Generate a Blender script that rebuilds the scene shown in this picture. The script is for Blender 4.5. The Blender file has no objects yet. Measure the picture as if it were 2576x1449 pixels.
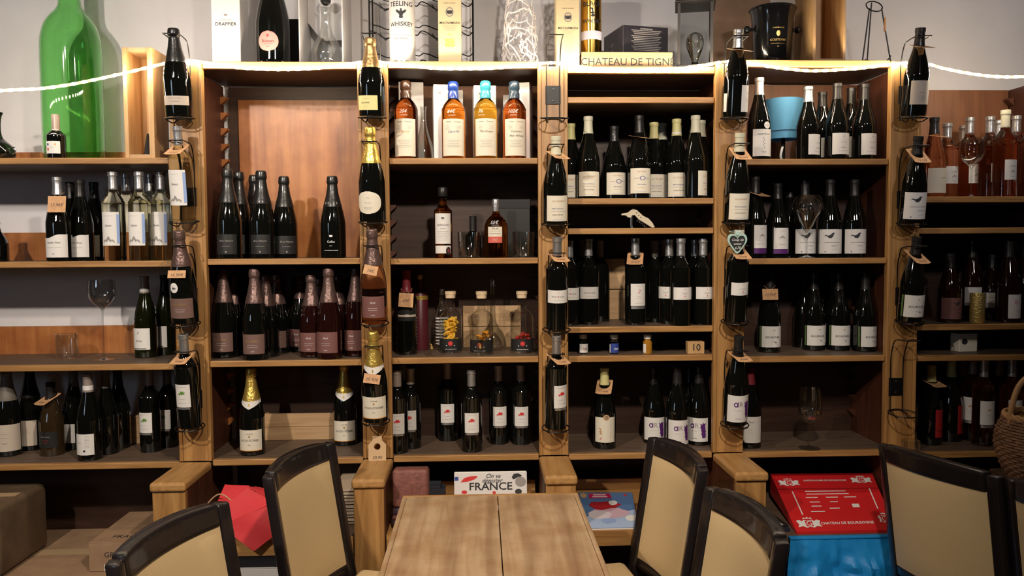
import bpy, bmesh, math, random
from math import sin, cos, pi, radians
from mathutils import Matrix, Vector, geometry
random.seed(7)
SC = bpy.context.scene
COL = SC.collection
# ------------------------------------------------------------------ camera, light, exposure
EYE = 1.48
F_PX, CX, CY, CAM_Y = 2000.0, 1288.0, 724.5, -2.78
CAM_ROWS = ((0.999162, -0.040464, -0.006105), (0.008226, 0.05245, 0.99859), (0.040087, 0.997803, -0.052739))
RV, UV_, FV = [Vector(v) for v in CAM_ROWS]
camd = bpy.data.cameras.new('camera'); camd.sensor_width = 36.0; camd.lens = F_PX / 2576 * 36; camd.clip_start = 0.05
cam = bpy.data.objects.new('camera', camd); COL.objects.link(cam)
cam.matrix_world = Matrix(((RV.x, UV_.x, -FV.x, 0), (RV.y, UV_.y, -FV.y, CAM_Y), (RV.z, UV_.z, -FV.z, EYE), (0, 0, 0, 1)))
SC.camera = cam
SC.view_settings.view_transform = 'Standard'; SC.view_settings.look = 'None'
SC.view_settings.gamma = 1.0; SC.view_settings.use_curve_mapping = False
SC.view_settings.exposure = 0.0
W = bpy.data.worlds.new('world'); SC.world = W; W.use_nodes = True
W.node_tree.nodes['Background'].inputs[0].default_value = (0.9, 0.85, 0.95, 1)
W.node_tree.nodes['Background'].inputs[1].default_value = 0.012

def lamp(name, loc, target, size, power, col):
    d = bpy.data.lights.new(name, 'AREA'); d.shape = 'DISK'; d.size = size; d.energy = power; d.color = col
    o = bpy.data.objects.new(name, d); COL.objects.link(o); o.location = loc
    o.rotation_euler = (Vector(target) - Vector(loc)).to_track_quat('-Z', 'Y').to_euler(); o['kind'] = 'structure'
    return o
def spot(name, loc, target, cone, power, col, r=.05):
    d = bpy.data.lights.new(name, 'SPOT'); d.spot_size = radians(cone); d.spot_blend = .85; d.shadow_soft_size = r; d.energy = power; d.color = col
    o = bpy.data.objects.new(name, d); COL.objects.link(o); o.location = loc
    o.rotation_euler = (Vector(target) - Vector(loc)).to_track_quat('-Z', 'Y').to_euler(); o['kind'] = 'structure'
    return o
spot('ceiling_or_fill_spot', (-1.55, -2.7, 2.72), (-0.75, 0.2, 0.95), 84, 215, (1.0, 0.86, 0.70))
spot('ceiling_or_fill_spot', (0.40, -2.25, 2.72), (-0.20, 0.0, 0.85), 84, 190, (1.0, 0.86, 0.70))
spot('ceiling_or_fill_spot', (-1.2, -2.6, 2.8), (-1.1, 0.34, 2.36), 58, 55, (1.0, .94, .92), .08)  # added wash that brightens the upper wall at left
spot('ceiling_or_fill_spot', (1.5, -2.6, 2.8), (1.4, 0.34, 2.36), 58, 70, (1.0, .93, .93), .08)  # second added wash, lifts the upper wall at right
lamp('window_glow', (-2.9, -3.6, 1.9), (0.2, 0.0, 1.2), 0.6, 5, (0.62, 0.80, 1.0))
LED_STRENGTH = 440.0

def at(px, py, Y):
    d = RV * ((px - CX) / F_PX) + UV_ * ((CY - py) / F_PX) + FV
    t = (Y - CAM_Y) / d.y
    return Vector((d.x * t, Y, EYE + d.z * t))
def atz(px, py, z):
    d = RV * ((px - CX) / F_PX) + UV_ * ((CY - py) / F_PX) + FV
    t = (z - EYE) / d.z
    return Vector((d.x * t, CAM_Y + d.y * t, z))

# ------------------------------------------------------------------ materials
MATS = {}
def _new(name):
    m = bpy.data.materials.new(name); m.use_nodes = True
    return m, m.node_tree, m.node_tree.nodes['Principled BSDF']
def mat(name, col, rough=0.5, metal=0.0, trans=0.0, ior=1.45, coat=0.0, emit=0.0, ecol=None, noise=None, bump=None, alpha=1.0):
    if name in MATS: return MATS[name]
    m, nt, b = _new(name)
    b.inputs['Base Color'].default_value = (*col, 1); b.inputs['Roughness'].default_value = rough
    b.inputs['Metallic'].default_value = metal; b.inputs['IOR'].default_value = ior
    b.inputs['Transmission Weight'].default_value = trans; b.inputs['Coat Weight'].default_value = coat
    b.inputs['Coat Roughness'].default_value = 0.05; b.inputs['Alpha'].default_value = alpha
    if emit:
        b.inputs['Emission Color'].default_value = (*(ecol or col), 1); b.inputs['Emission Strength'].default_value = emit
    L = nt.links
    if noise or bump:
        tc = nt.nodes.new('ShaderNodeTexCoord')
    if noise:
        sc, amt = noise
        n = nt.nodes.new('ShaderNodeTexNoise'); n.inputs['Scale'].default_value = sc; n.inputs['Detail'].default_value = 6
        L.new(tc.outputs['Object'], n.inputs['Vector'])
        r = nt.nodes.new('ShaderNodeValToRGB')
        r.color_ramp.elements[0].position = 0.3; r.color_ramp.elements[1].position = 0.7
        r.color_ramp.elements[0].color = (*[c * (1 - amt) for c in col], 1)
        r.color_ramp.elements[1].color = (*[min(1, c * (1 + amt)) for c in col], 1)
        L.new(n.outputs['Fac'], r.inputs[0]); L.new(r.outputs[0], b.inputs['Base Color'])
    if bump:
        sc, st = bump
        n2 = nt.nodes.new('ShaderNodeTexNoise'); n2.inputs['Scale'].default_value = sc; n2.inputs['Detail'].default_value = 4
        L.new(tc.outputs['Object'], n2.inputs['Vector'])
        bp = nt.nodes.new('ShaderNodeBump'); bp.inputs['Strength'].default_value = st; bp.inputs['Distance'].default_value = 0.004
        L.new(n2.outputs['Fac'], bp.inputs['Height']); L.new(bp.outputs[0], b.inputs['Normal'])
    MATS[name] = m
    return m
def wood(name, c1, c2, stretch=(2.5, 30, 30), rough=0.5, bump=0.25, stain=None, coat=0.0, rings=0.0):
    if name in MATS: return MATS[name]
    m, nt, b = _new(name); L = nt.links
    tc = nt.nodes.new('ShaderNodeTexCoord'); mp = nt.nodes.new('ShaderNodeMapping'); mp.inputs['Scale'].default_value = stretch
    L.new(tc.outputs['Object'], mp.inputs['Vector'])
    n = nt.nodes.new('ShaderNodeTexNoise'); n.inputs['Scale'].default_value = 1.6; n.inputs['Detail'].default_value = 8; n.inputs['Distortion'].default_value = 0.6
    L.new(mp.outputs[0], n.inputs['Vector'])
    r = nt.nodes.new('ShaderNodeValToRGB'); r.color_ramp.elements[0].position = 0.32; r.color_ramp.elements[1].position = 0.68
    r.color_ramp.elements[0].color = (*c1, 1); r.color_ramp.elements[1].color = (*c2, 1)
    L.new(n.outputs['Fac'], r.inputs[0]); out = r.outputs[0]; h = n.outputs['Fac']
    if rings:
        wv = nt.nodes.new('ShaderNodeTexWave'); wv.inputs['Scale'].default_value = rings; wv.inputs['Distortion'].default_value = 9; wv.inputs['Detail'].default_value = 3
        wv.inputs['Detail Scale'].default_value = 1.2
        mp2 = nt.nodes.new('ShaderNodeMapping'); mp2.inputs['Scale'].default_value = tuple(s / max(stretch) for s in stretch)
        L.new(tc.outputs['Object'], mp2.inputs['Vector']); L.new(mp2.outputs[0], wv.inputs['Vector'])
        mx = nt.nodes.new('ShaderNodeMix'); mx.data_type = 'RGBA'; mx.blend_type = 'MULTIPLY'
        r3 = nt.nodes.new('ShaderNodeValToRGB'); r3.color_ramp.elements[0].color = (.62, .55, .5, 1); r3.color_ramp.elements[1].color = (1, 1, 1, 1)
        r3.color_ramp.elements[0].position = .05; r3.color_ramp.elements[1].position = .5
        L.new(wv.outputs['Fac'], r3.inputs[0]); mx.inputs[0].default_value = 0.6
        L.new(out, mx.inputs[6]); L.new(r3.outputs[0], mx.inputs[7]); out = mx.outputs[2]
    if stain:
        n3 = nt.nodes.new('ShaderNodeTexNoise'); n3.inputs['Scale'].default_value = stain[0]; n3.inputs['Detail'].default_value = 5
        L.new(tc.outputs['Object'], n3.inputs['Vector'])
        r2 = nt.nodes.new('ShaderNodeValToRGB'); r2.color_ramp.elements[0].position = 0.35; r2.color_ramp.elements[1].position = 0.62
        r2.color_ramp.elements[0].color = (*stain[1], 1); r2.color_ramp.elements[1].color = (1, 1, 1, 1)
        mx = nt.nodes.new('ShaderNodeMix'); mx.data_type = 'RGBA'; mx.blend_type = 'MULTIPLY'; mx.inputs[0].default_value = 1
        L.new(n3.outputs['Fac'], r2.inputs[0]); L.new(out, mx.inputs[6]); L.new(r2.outputs[0], mx.inputs[7]); out = mx.outputs[2]
    L.new(out, b.inputs['Base Color']); b.inputs['Roughness'].default_value = rough; b.inputs['Coat Weight'].default_value = coat
    bp = nt.nodes.new('ShaderNodeBump'); bp.inputs['Strength'].default_value = bump; bp.inputs['Distance'].default_value = 0.002
    L.new(h, bp.inputs['Height']); L.new(bp.outputs[0], b.inputs['Normal'])
    MATS[name] = m
    return m

PINE_H = wood('pine_lengthwise', (.30, .145, .045), (.46, .25, .09), (3, 40, 40), .42)
PINE_V = wood('pine_upright', (.30, .145, .045), (.47, .255, .09), (34, 34, 2.5), .42, rings=3.0)
PINE_Y = wood('pine_cap', (.34, .17, .055), (.48, .27, .10), (34, 3, 34), .4)
PALE_V = wood('pale_box_wood', (.44, .25, .10), (.60, .37, .17), (40, 40, 3), .5)
PALE_H = wood('pale_crate_wood', (.42, .26, .13), (.55, .36, .2), (3, 40, 40), .55)
PANEL = wood('plywood_panel', (.33, .115, .030), (.47, .19, .056), (22, 22, 1.6), .4, stain=(9, (.72, .62, .55)))
DARKW = wood('dark_or_shaded_wood', (.030, .013, .008), (.055, .024, .014), (3, 30, 30), .5)  # on back panels: brown wood darkened, the bays' shade put into its colour
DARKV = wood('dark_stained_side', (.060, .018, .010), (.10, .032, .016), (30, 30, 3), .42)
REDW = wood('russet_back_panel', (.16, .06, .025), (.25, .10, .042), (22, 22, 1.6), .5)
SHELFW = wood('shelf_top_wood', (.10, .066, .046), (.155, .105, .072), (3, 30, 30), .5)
TABLEW = wood('old_oak_table', (.37, .245, .140), (.50, .355, .22), (26, 2.2, 26), .42, stain=(11, (.80, .70, .60)), rings=3.4, bump=.45)
BLKW = mat('black_lacquered_wood', (.013, .010, .011), .32, coat=.35, bump=(60, .15))
CREAM = mat('cream_leatherette', (.66, .49, .27), .42, bump=(320, .12))
GLASS_BLACK = mat('dark_bottle_glass', (.0035, .004, .0035), .04, coat=.6, ior=1.5)
GLASS_GREEN = mat('olive_bottle_glass', (.006, .0075, .002), .05, coat=.6, ior=1.5)
GLASS_BROWN = mat('brown_bottle_glass', (.03, .018, .008), .06, coat=.6, ior=1.5)
GLASS_CLEAR = mat('clear_glass', (.97, .985, .98), 0.0, trans=1.0, ior=1.45)
GLASS_WHITEWINE = mat('pale_wine_glass', (.94, .91, .70), 0.0, trans=1.0, ior=1.16, coat=.4)
GLASS_AMBER = mat('amber_spirit_glass', (.85, .30, .035), 0.0, trans=1.0, ior=1.36)
GLASS_GOLD = mat('golden_spirit_glass', (.95, .55, .06), 0.0, trans=1.0, ior=1.36)
GLASS_RED = mat('copper_spirit_glass', (.70, .17, .03), 0.0, trans=1.0, ior=1.36)
GLASS_ROSE = mat('rose_wine_glass', (.97, .64, .50), 0.0, trans=1.0, ior=1.36)
GLASS_ROSE_D = mat('dark_rose_glass', (.014, .0035, .003), .05, coat=.6, ior=1.5)
GLASS_DEMI = mat('green_demijohn_glass', (.50, .88, .46), 0.0, trans=1.0, ior=1.12, coat=.7)
MET_BLK = mat('black_wire_metal', (.01, .01, .011), .4, metal=.5)
SILVER = mat('silver_foil', (.62, .62, .64), .3, metal=.85, bump=(80, .2))
STEEL = mat('polished_steel', (.7, .7, .7), .2, metal=1.0)
GOLDF = mat('gold_foil', (.83, .58, .14), .3, metal=.8, bump=(110, .5))
BRONZE = mat('bronze_foil', (.50, .32, .14), .35, metal=.7, bump=(110, .5))
ROSEF = mat('mauve_foil', (.16, .10, .09), .35, metal=.6, bump=(110, .5))
BLACKF = mat('black_foil', (.012, .012, .013), .35, coat=.2, bump=(90, .3))
GREYF = mat('grey_capsule', (.17, .15, .13), .45)
CREAMF = mat('cream_capsule', (.62, .60, .46), .45)
TAUPEF = mat('taupe_capsule', (.33, .27, .24), .4, metal=.3)
WHITEP = mat('white_paper', (.74, .72, .70), .6)
CREAMP = mat('cream_paper', (.74, .69, .58), .6)
YELP = mat('pale_yellow_paper', (.76, .68, .32), .6)
BROWNP = mat('mauve_brown_paper', (.17, .10, .085), .5)
ROSEP = mat('rose_brown_paper', (.19, .085, .078), .5)
BLACKP = mat('black_paper', (.02, .02, .02), .4)
GREYP = mat('beige_paper', (.55, .47, .40), .6)
KRAFT = mat('kraft_card', (.58, .33, .17), .7, noise=(60, .12))
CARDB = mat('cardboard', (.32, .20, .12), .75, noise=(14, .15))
INK = mat('dark_ink', (.03, .03, .035), .6)
INKS = {'k': INK, 'g': mat('gold_ink', (.62, .40, .12), .35, metal=.5), 'r': mat('red_ink', (.62, .04, .04), .5),
        'p': mat('purple_ink', (.10, .02, .16), .5), 'n': mat('green_ink', (.12, .26, .05), .5), 'b': mat('blue_ink', (.03, .06, .30), .5),
        'w': mat('white_ink', (.8, .8, .8), .5), 'y': mat('grey_ink', (.30, .28, .27), .6), 'o': mat('orange_ink', (.75, .32, .05), .5),
        'l': mat('pale_blue_ink', (.30, .42, .72), .5), 't': mat('tan_ink', (.52, .33, .18), .6)}

def thin_glass(name, tint):
    m = bpy.data.materials.new(name); m.use_nodes = True; nt = m.node_tree; nt.nodes.clear(); L = nt.links
    o = nt.nodes.new('ShaderNodeOutputMaterial'); mx = nt.nodes.new('ShaderNodeMixShader'); tr = nt.nodes.new('ShaderNodeBsdfTransparent'); gl = nt.nodes.new('ShaderNodeBsdfGlossy')
    lw = nt.nodes.new('ShaderNodeLayerWeight'); lw.inputs['Blend'].default_value = .32
    mp = nt.nodes.new('ShaderNodeMapRange'); mp.inputs['To Min'].default_value = .07; mp.inputs['To Max'].default_value = .60
    tr.inputs['Color'].default_value = (*tint, 1); gl.inputs['Roughness'].default_value = .02; gl.inputs['Color'].default_value = (.95, .95, .95, 1)
    L.new(lw.outputs['Facing'], mp.inputs['Value']); L.new(mp.outputs[0], mx.inputs[0]); L.new(tr.outputs[0], mx.inputs[1]); L.new(gl.outputs[0], mx.inputs[2]); L.new(mx.outputs[0], o.inputs[0])
    return m
GLASS_THIN = thin_glass('thin_clear_glass', (.93, .94, .93))
# ------------------------------------------------------------------ mesh helpers (geo = (verts, faces))
def join(*gs):
    V, Fc = [], []
    for g in gs:
        n = len(V); V += [tuple(v) for v in g[0]]; Fc += [tuple(i + n for i in f) for f in g[1]]
    return V, Fc
def xf(g, M):
    return [tuple(M @ Vector(v)) for v in g[0]], g[1]
def T(x, y, z): return Matrix.Translation((x, y, z))
def R(a, ax): return Matrix.Rotation(radians(a), 4, ax)
def box(x0, x1, y0, y1, z0, z1, bev=0.0, seg=2):
    v = [(x, y, z) for x in (x0, x1) for y in (y0, y1) for z in (z0, z1)]
    f = [(0, 1, 3, 2), (4, 6, 7, 5), (0, 4, 5, 1), (2, 3, 7, 6), (0, 2, 6, 4), (1, 5, 7, 3)]
    if not bev: return v, f
    bm = bmesh.new(); vs = [bm.verts.new(p) for p in v]
    for q in f: bm.faces.new([vs[i] for i in q])
    bmesh.ops.bevel(bm, geom=bm.edges[:], offset=bev, segments=seg, profile=.5, affect='EDGES')
    return _bmgeo(bm)
def _bmgeo(bm):
    bm.verts.index_update(); g = [tuple(v.co) for v in bm.verts], [tuple(v.index for v in f.verts) for f in bm.faces]
    bm.free(); return g
def cbox(w, d, h, bev=0.0): return box(-w / 2, w / 2, -d / 2, d / 2, 0, h, bev)
def lathe(prof, n=32):
    V, Fc, rows = [], [], []
    for r, z in prof:
        if r < 1e-6: rows.append([len(V)]); V.append((0, 0, z))
        else:
            rows.append(list(range(len(V), len(V) + n)))
            V += [(r * cos(2 * pi * i / n), r * sin(2 * pi * i / n), z) for i in range(n)]
    for a, b in zip(rows, rows[1:]):
        for i in range(n):
            j = (i + 1) % n
            if len(a) == 1 and len(b) == 1: continue
            if len(a) == 1: Fc.append((a[0], b[j], b[i]))
            elif len(b) == 1: Fc.append((a[i], a[j], b[0]))
            else: Fc.append((a[i], a[j], b[j], b[i]))
    return V, Fc
def tube(pts, r, n=8, closed=False):
    P = [Vector(p) for p in pts]; V, Fc = [], []; m = len(P)
    tn = []
    for i in range(m):
        a = P[(i - 1) % m] if closed or i else P[i]; b = P[(i + 1) % m] if closed or i < m - 1 else P[i]
        tn.append((b - a).normalized())
    u = tn[0].orthogonal().normalized()
    for i in range(m):
        u = (u - tn[i] * u.dot(tn[i])).normalized(); w = tn[i].cross(u)
        V += [tuple(P[i] + (u * cos(2 * pi * k / n) + w * sin(2 * pi * k / n)) * r) for k in range(n)]
    for i in range(m if closed else m - 1):
        j = (i + 1) % m
        for k in range(n):
            q = (k + 1) % n; Fc.append((i * n + k, i * n + q, j * n + q, j * n + k))
    if not closed:
        Fc.append(tuple(range(n))[::-1]); Fc.append(tuple(range((m - 1) * n, m * n)))
    return V, Fc
def smooth_path(pts, k=6, closed=False):
    P = [Vector(p) for p in pts]; m = len(P); out = []
    for i in range(m if closed else m - 1):
        p0 = P[(i - 1) % m] if closed or i else P[0]; p1 = P[i]; p2 = P[(i + 1) % m]; p3 = P[(i + 2) % m] if closed or i < m - 2 else P[-1]
        for s in range(k):
            t = s / k
            out.append(.5 * ((2 * p1) + (p2 - p0) * t + (2 * p0 - 5 * p1 + 4 * p2 - p3) * t * t + (3 * p1 - p0 - 3 * p2 + p3) * t ** 3))
    if not closed: out.append(P[-1])
    return out
def circle(r, z=0, n=24, cx=0, cy=0): return [(cx + r * cos(2 * pi * i / n), cy + r * sin(2 * pi * i / n), z) for i in range(n)]
def ball(r, c=(0, 0, 0), n=12):
    return xf(lathe([(r * sin(pi * i / (n // 2)), -r * cos(pi * i / (n // 2))) for i in range(n // 2 + 1)], n), T(*c))
def prism(poly, d):  # poly in xz, extruded along y from 0 to d
    n = len(poly); V = [(x, 0, z) for x, z in poly] + [(x, d, z) for x, z in poly]
    Fc = [tuple(range(n)), tuple(range(2 * n - 1, n - 1, -1))] + [(i, i + n, (i + 1) % n + n, (i + 1) % n) for i in range(n)]
    return V, Fc

# ------------------------------------------------------------------ objects
def mesh(name, g, m, smooth=False):
    me = bpy.data.meshes.new(name); me.from_pydata([tuple(v) for v in g[0]], [], g[1])
    bm = bmesh.new(); bm.from_mesh(me); bmesh.ops.recalc_face_normals(bm, faces=bm.faces[:]); bm.to_mesh(me); bm.free()
    me.materials.append(m)
    if smooth:
        me.polygons.foreach_set('use_smooth', [True] * len(me.polygons))
        try: me.set_sharp_from_angle(angle=radians(40))
        except Exception: pass
    return me
def link(name, me, parent=None, M=None, label=None):
    o = bpy.data.objects.new(name, me); COL.objects.link(o)
    if parent: o.parent = parent
    if M is not None: o.matrix_local = M
    if label: o['label'] = label
    return o
def part(name, g, m, parent, smooth=False, label=None, M=None, stuff=False):
    o = link(name, mesh(name, g, m, smooth), parent, M, label)
    if stuff: o['kind'] = 'stuff'
    return o
def thing(name, label, cat, loc=(0, 0, 0), rz=0.0, group=None, tilt=0.0):
    o = bpy.data.objects.new(name, None); COL.objects.link(o); o.empty_display_size = .02
    o.location = loc; o.rotation_euler = (radians(tilt), 0, radians(rz)); o['label'] = label; o['category'] = cat
    if group: o['group'] = group
    return o
def struct(name, g, m, smooth=False):
    o = link(name, mesh(name, g, m, smooth)); o['kind'] = 'structure'; return o
def dup(root, loc, rz=None, label=None):
    r = root.copy(); COL.objects.link(r); r.location = loc
    if rz is not None: r.rotation_euler.z = radians(rz)
    if label: r['label'] = label
    for ch in list(root.children):
        c = ch.copy(); COL.objects.link(c); c.parent = r
        for g2 in list(ch.children):
            d = g2.copy(); COL.objects.link(d); d.parent = c
    return r

# ------------------------------------------------------------------ flat print: 2D geometry
_TX = {}
def text2(s, size, shear=0.0, bold=0.0):
    k = (s, shear, bold)
    if k not in _TX:
        c = bpy.data.curves.new('t', 'FONT'); c.body = s; c.size = 1; c.shear = shear; c.offset = bold; c.resolution_u = 2
        c.align_x = 'CENTER'; c.fill_mode = 'FRONT'
        o = bpy.data.objects.new('t', c); COL.objects.link(o)
        me = bpy.data.meshes.new_from_object(o.evaluated_get(bpy.context.evaluated_depsgraph_get()))
        v = [(p.co.x, p.co.y) for p in me.vertices]; f = [tuple(p.vertices) for p in me.polygons]
        bpy.data.objects.remove(o); bpy.data.curves.remove(c); bpy.data.meshes.remove(me)
        _TX[k] = (v, f)
    v, f = _TX[k]
    return [(x * size, (y - .35) * size) for x, y in v], f
def rect2(w, h, nx=1):
    v = [(-w / 2 + w * i / nx, s * h / 2) for s in (-1, 1) for i in range(nx + 1)]
    return v, [(i, i + 1, nx + 2 + i, nx + 1 + i) for i in range(nx)]
def ell2(rx, ry, n=20, t=None, rings=3):
    if t: rad = [(1 - t), 1]
    else: rad = [i / rings for i in range(1, rings + 1)]
    v = [(rx * q * cos(2 * pi * i / n), ry * q * sin(2 * pi * i / n)) for q in rad for i in range(n)]
    f = [(k * n + i, k * n + (i + 1) % n, (k + 1) * n + (i + 1) % n, (k + 1) * n + i) for k in range(len(rad) - 1) for i in range(n)]
    if not t: f.append(tuple(range(n)))
    return v, f
def poly2(pts, s=1.0):
    tri = geometry.tessellate_polygon([[Vector((x, y, 0)) for x, y in pts]])
    return [(x * s, y * s) for x, y in pts], [tuple(t) for t in tri]
def j2(*gs):
    V, Fc = [], []
    for g, dx, dy in gs:
        n = len(V); V += [(x + dx, y + dy) for x, y in g[0]]; Fc += [tuple(i + n for i in f) for f in g[1]]
    return V, Fc
BIRD = [(-1, .15), (-.45, .12), (-.1, -.25), (.35, -.3), (.7, .05), (.8, .5), (1.0, .62), (.75, .75), (.45, .6), (.2, .35), (-.15, .2), (-.5, .28), (-.85, .5), (-.62, .25)]
EAGLE = [(-1, .7), (-.75, .75), (-.3, .45), (-.12, .55), (-.2, .8), (0, 1), (.18, .82), (.12, .55), (.3, .45), (.75, .75), (1, .7), (.85, .3), (.45, 0), (.3, -.3), (.4, -.7), (0, -.85), (-.4, -.7), (-.3, -.3), (-.45, 0), (-.85, .3)]
CREST = [(-1, .45), (-.7, .6), (-.5, .35), (-.35, .6), (0, .5), (.35, .6), (.5, .35), (.7, .6), (1, .45), (.85, -.1), (1, -.55), (.6, -.4), (.3, -.65), (0, -.5), (-.3, -.65), (-.6, -.4), (-1, -.55), (-.85, -.1)]
LEAFY = [(-1, -.2), (-.5, .1), (-.2, .6), (.15, .45), (.5, .6), (.45, .2), (1, .25), (.6, -.05), (.8, -.4), (.2, -.2), (-.1, -.5), (-.3, -.15), (-.7, -.5)]
HEART = [(0, -1), (.55, -.45), (.95, .1), (1, .5), (.8, .85), (.45, .92), (.15, .75), (0, .5), (-.15, .75), (-.45, .92), (-.8, .85), (-1, .5), (-.95, .1), (-.55, -.45)]
DROP = [(0, 1), (.5, 0), (.4, -.6), (0, -.9), (-.4, -.6), (-.5, 0)]
SPLASH = [(-.3, -1), (.5, -1), (.6, -.2), (.5, .3), (.7, .9), (.3, .7), (0, 1), (-.1, .55), (-.6, .8), (-.4, .3), (-.55, 0), (-.35, -.5)]
GRAPE = [(-.3, 1), (.2, .7), (.1, .2), (.5, -.1), (.2, -.3), (.6, -.7), (.1, -1), (-.4, -.8), (-.1, -.4), (-.5, -.1), (-.1, .1), (-.2, .6), (-.6, .7)]
HILLS = [(-1, -.5), (-1, -.1), (-.6, .2), (-.45, 0), (-.2, .5), (0, .7), (.2, .5), (.45, 0), (.6, .2), (1, -.1), (1, -.5), (.6, -.1), (.3, -.3), (0, .1), (-.3, -.3), (-.6, -.1)]
SHAPES = dict(bird=BIRD, eagle=EAGLE, crest=CREST, leafy=LEAFY, heart=HEART, drop=DROP, splash=SPLASH, grape=GRAPE, hills=HILLS)
def print2(p):
    """one print item -> (geo2, u, v, ink).  u in metres from the label centre, v fraction of the label height"""
    k = p[0]
    if k == 't': _, s, u, v, size, ink = p[:6]; return text2(s, size, *(p[6:])), u, v, ink
    if k == 'l': _, w, h, u, v, ink = p; return rect2(w, h, max(1, int(w / .006))), u, v, ink
    if k == 'e': _, rx, ry, u, v, ink = p; return ell2(rx, ry), u, v, ink
    if k == 'o': _, rx, ry, t, u, v, ink = p; return ell2(rx, ry, 20, t), u, v, ink
    _, s, u, v, ink = p; return poly2(SHAPES[k], s), u, v, ink
def flat(g2, off=0.0):  # 2D -> plate facing -y
    return [(x, -off, z) for x, z in g2[0]], g2[1]
def group_prints(prints):
    d = {}
    for p in prints: g, u, v, ink = print2(p); d.setdefault(ink, []).append((g, u, v))
    return d
def print_flat(prints, w, h, parent, off=.0006, M=None, name=None):
    """prints on a flat rectangle w x h (origin at its lower middle, facing -y)"""
    for ink, lst in group_prints(prints).items():
        g = join(*[flat(j2((gg, u, v * h)), off) for gg, u, v in lst])
        part(name or ('lettering' if ink in 'kyw' else 'emblem'), g, INKS[ink], parent, M=M)
# ------------------------------------------------------------------ the setting
Z_TOP = {2: at(700, 155, 0).z, 3: at(1165, 154, 0).z, 4: at(1610, 167, 0).z, 5: at(2050, 151, 0).z}
DEP = .32; WALLY = .345
PLASTER = mat('lilac_grey_plaster', (.70, .685, .715), .85, noise=(3.2, .07), bump=(40, .25))
STONE = mat('rough_brown_render', (.25, .155, .10), .9, noise=(7, .3), bump=(25, .9))
FLOORM = wood('floor_boards', (.10, .06, .035), (.17, .10, .06), (3, 30, 30), .5)
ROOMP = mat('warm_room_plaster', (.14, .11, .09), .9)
struct('floor', box(-3.6, 3.6, -5.2, WALLY, -.05, 0), FLOORM)
wallm = struct('wall_back', box(-3.6, 3.6, WALLY, WALLY + .1, 0, 2.9), PLASTER)
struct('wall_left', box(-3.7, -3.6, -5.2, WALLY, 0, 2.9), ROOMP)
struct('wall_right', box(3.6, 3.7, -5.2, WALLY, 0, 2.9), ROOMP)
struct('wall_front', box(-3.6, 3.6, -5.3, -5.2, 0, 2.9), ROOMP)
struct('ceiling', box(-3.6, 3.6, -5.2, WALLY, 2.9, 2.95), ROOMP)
a = at(1785, 160, WALLY); b2 = at(1935, 0, WALLY)
struct('trim_1', box(a.x, b2.x, WALLY - .02, WALLY - .0004, 2.0, 2.85, .006), STONE)

# ------------------------------------------------------------------ shelving
PX = {1: (-1.049, -.9393), 2: (-.4144, -.3113), 3: (.205, .3081), 4: (.8261, .9342), 5: (1.4507, 1.5626)}
ARM_Y = -.25; ARM_Z = .738
POST_LAB = {1: 'first pine shelf post from the left, with four bottles hung on it', 2: 'second pine post from the left, with the bottle-shaped card at its foot',
            3: 'middle pine post with an empty wire holder at its top', 4: 'pine post carrying the heart-shaped slate on one of its bottles',
            5: 'rightmost pine post with an empty wire holder near its foot'}
for k, (x0, x1) in PX.items():
    xm = (x0 + x1) / 2; w = x1 - x0
    zt = at(1288, {1: 158, 2: 158, 3: 167, 4: 160, 5: 152}[k], 0).z
    t = thing('shelf_post', POST_LAB[k], 'post', (xm, 0, 0), group='pine posts of the shelving wall')
    part('post_board', box(-w / 2 + .012, w / 2 - .012, -.004, .02, ARM_Z, zt, .002), PINE_V, t)
    for s in (-1, 1):
        xx = s * (w / 2 - .006)
        part('edge_strip', box(xx - .006, xx + .006, -.007, .02, ARM_Z, zt + .001, .002), PINE_V, t)
    ax = w / 2 + .002
    cp = part('arm_cap', box(-ax, ax, ARM_Y - .012, -.0075, ARM_Z - .03, ARM_Z, .009, 3), PINE_Y, t)
    part('arm_front', box(-w / 2 + .003, w / 2 - .003, ARM_Y, ARM_Y + .022, 0, ARM_Z - .031, .003), PINE_V, t)
    for s in (-1, 1):
        part('arm_side', box(s * (w / 2 - .005) - .005, s * (w / 2 - .005) + .005, ARM_Y + .0225, 0, 0, ARM_Z - .031), DARKV, t)

# bays: (x0, x1, shelves [(front y at left, front y at right)], top)
BAYS = {
 1: (-2.05, -1.049, (397, 657.5, 918, 1166.5)),
 2: (-.9393, -.4144, (650.5, 907, 1154.5)),
 3: (-.3113, .205, (397.5, 649.5, 899, 1145.5)),
 4: (.3081, .8261, (244.5, 498.5, 573.5, 821.5, 894.5, 1140)),
 5: (.9342, 1.4507, (399.5, 649.5, 896, 1135)),
 6: (1.5626, 2.06, (494.5, 573, 816, 893.5, 1137)),
}
BAYMX = {1: 200, 2: 715, 3: 1170, 4: 1612, 5: 2050, 6: 2440}
SZ = {}
OFF = lambda k: .030
BAY_LAB = {1: 'leftmost shelving bay open to the plaster wall, holding pale wine bottles', 2: 'shelving bay with a bare plywood back panel behind black sparkling wine bottles',
           3: 'shelving bay with four labelled whisky bottles on its top shelf', 4: 'shelving bay with the corkscrew and mini jars on narrow shelves',
           5: 'shelving bay with the pale blue lampshade on its top shelf', 6: 'rightmost shelving bay with rosé wine and no board on top'}
LOW_Z = {1: None, 2: .54, 3: .55, 4: .548, 5: .517, 6: .53}
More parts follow.
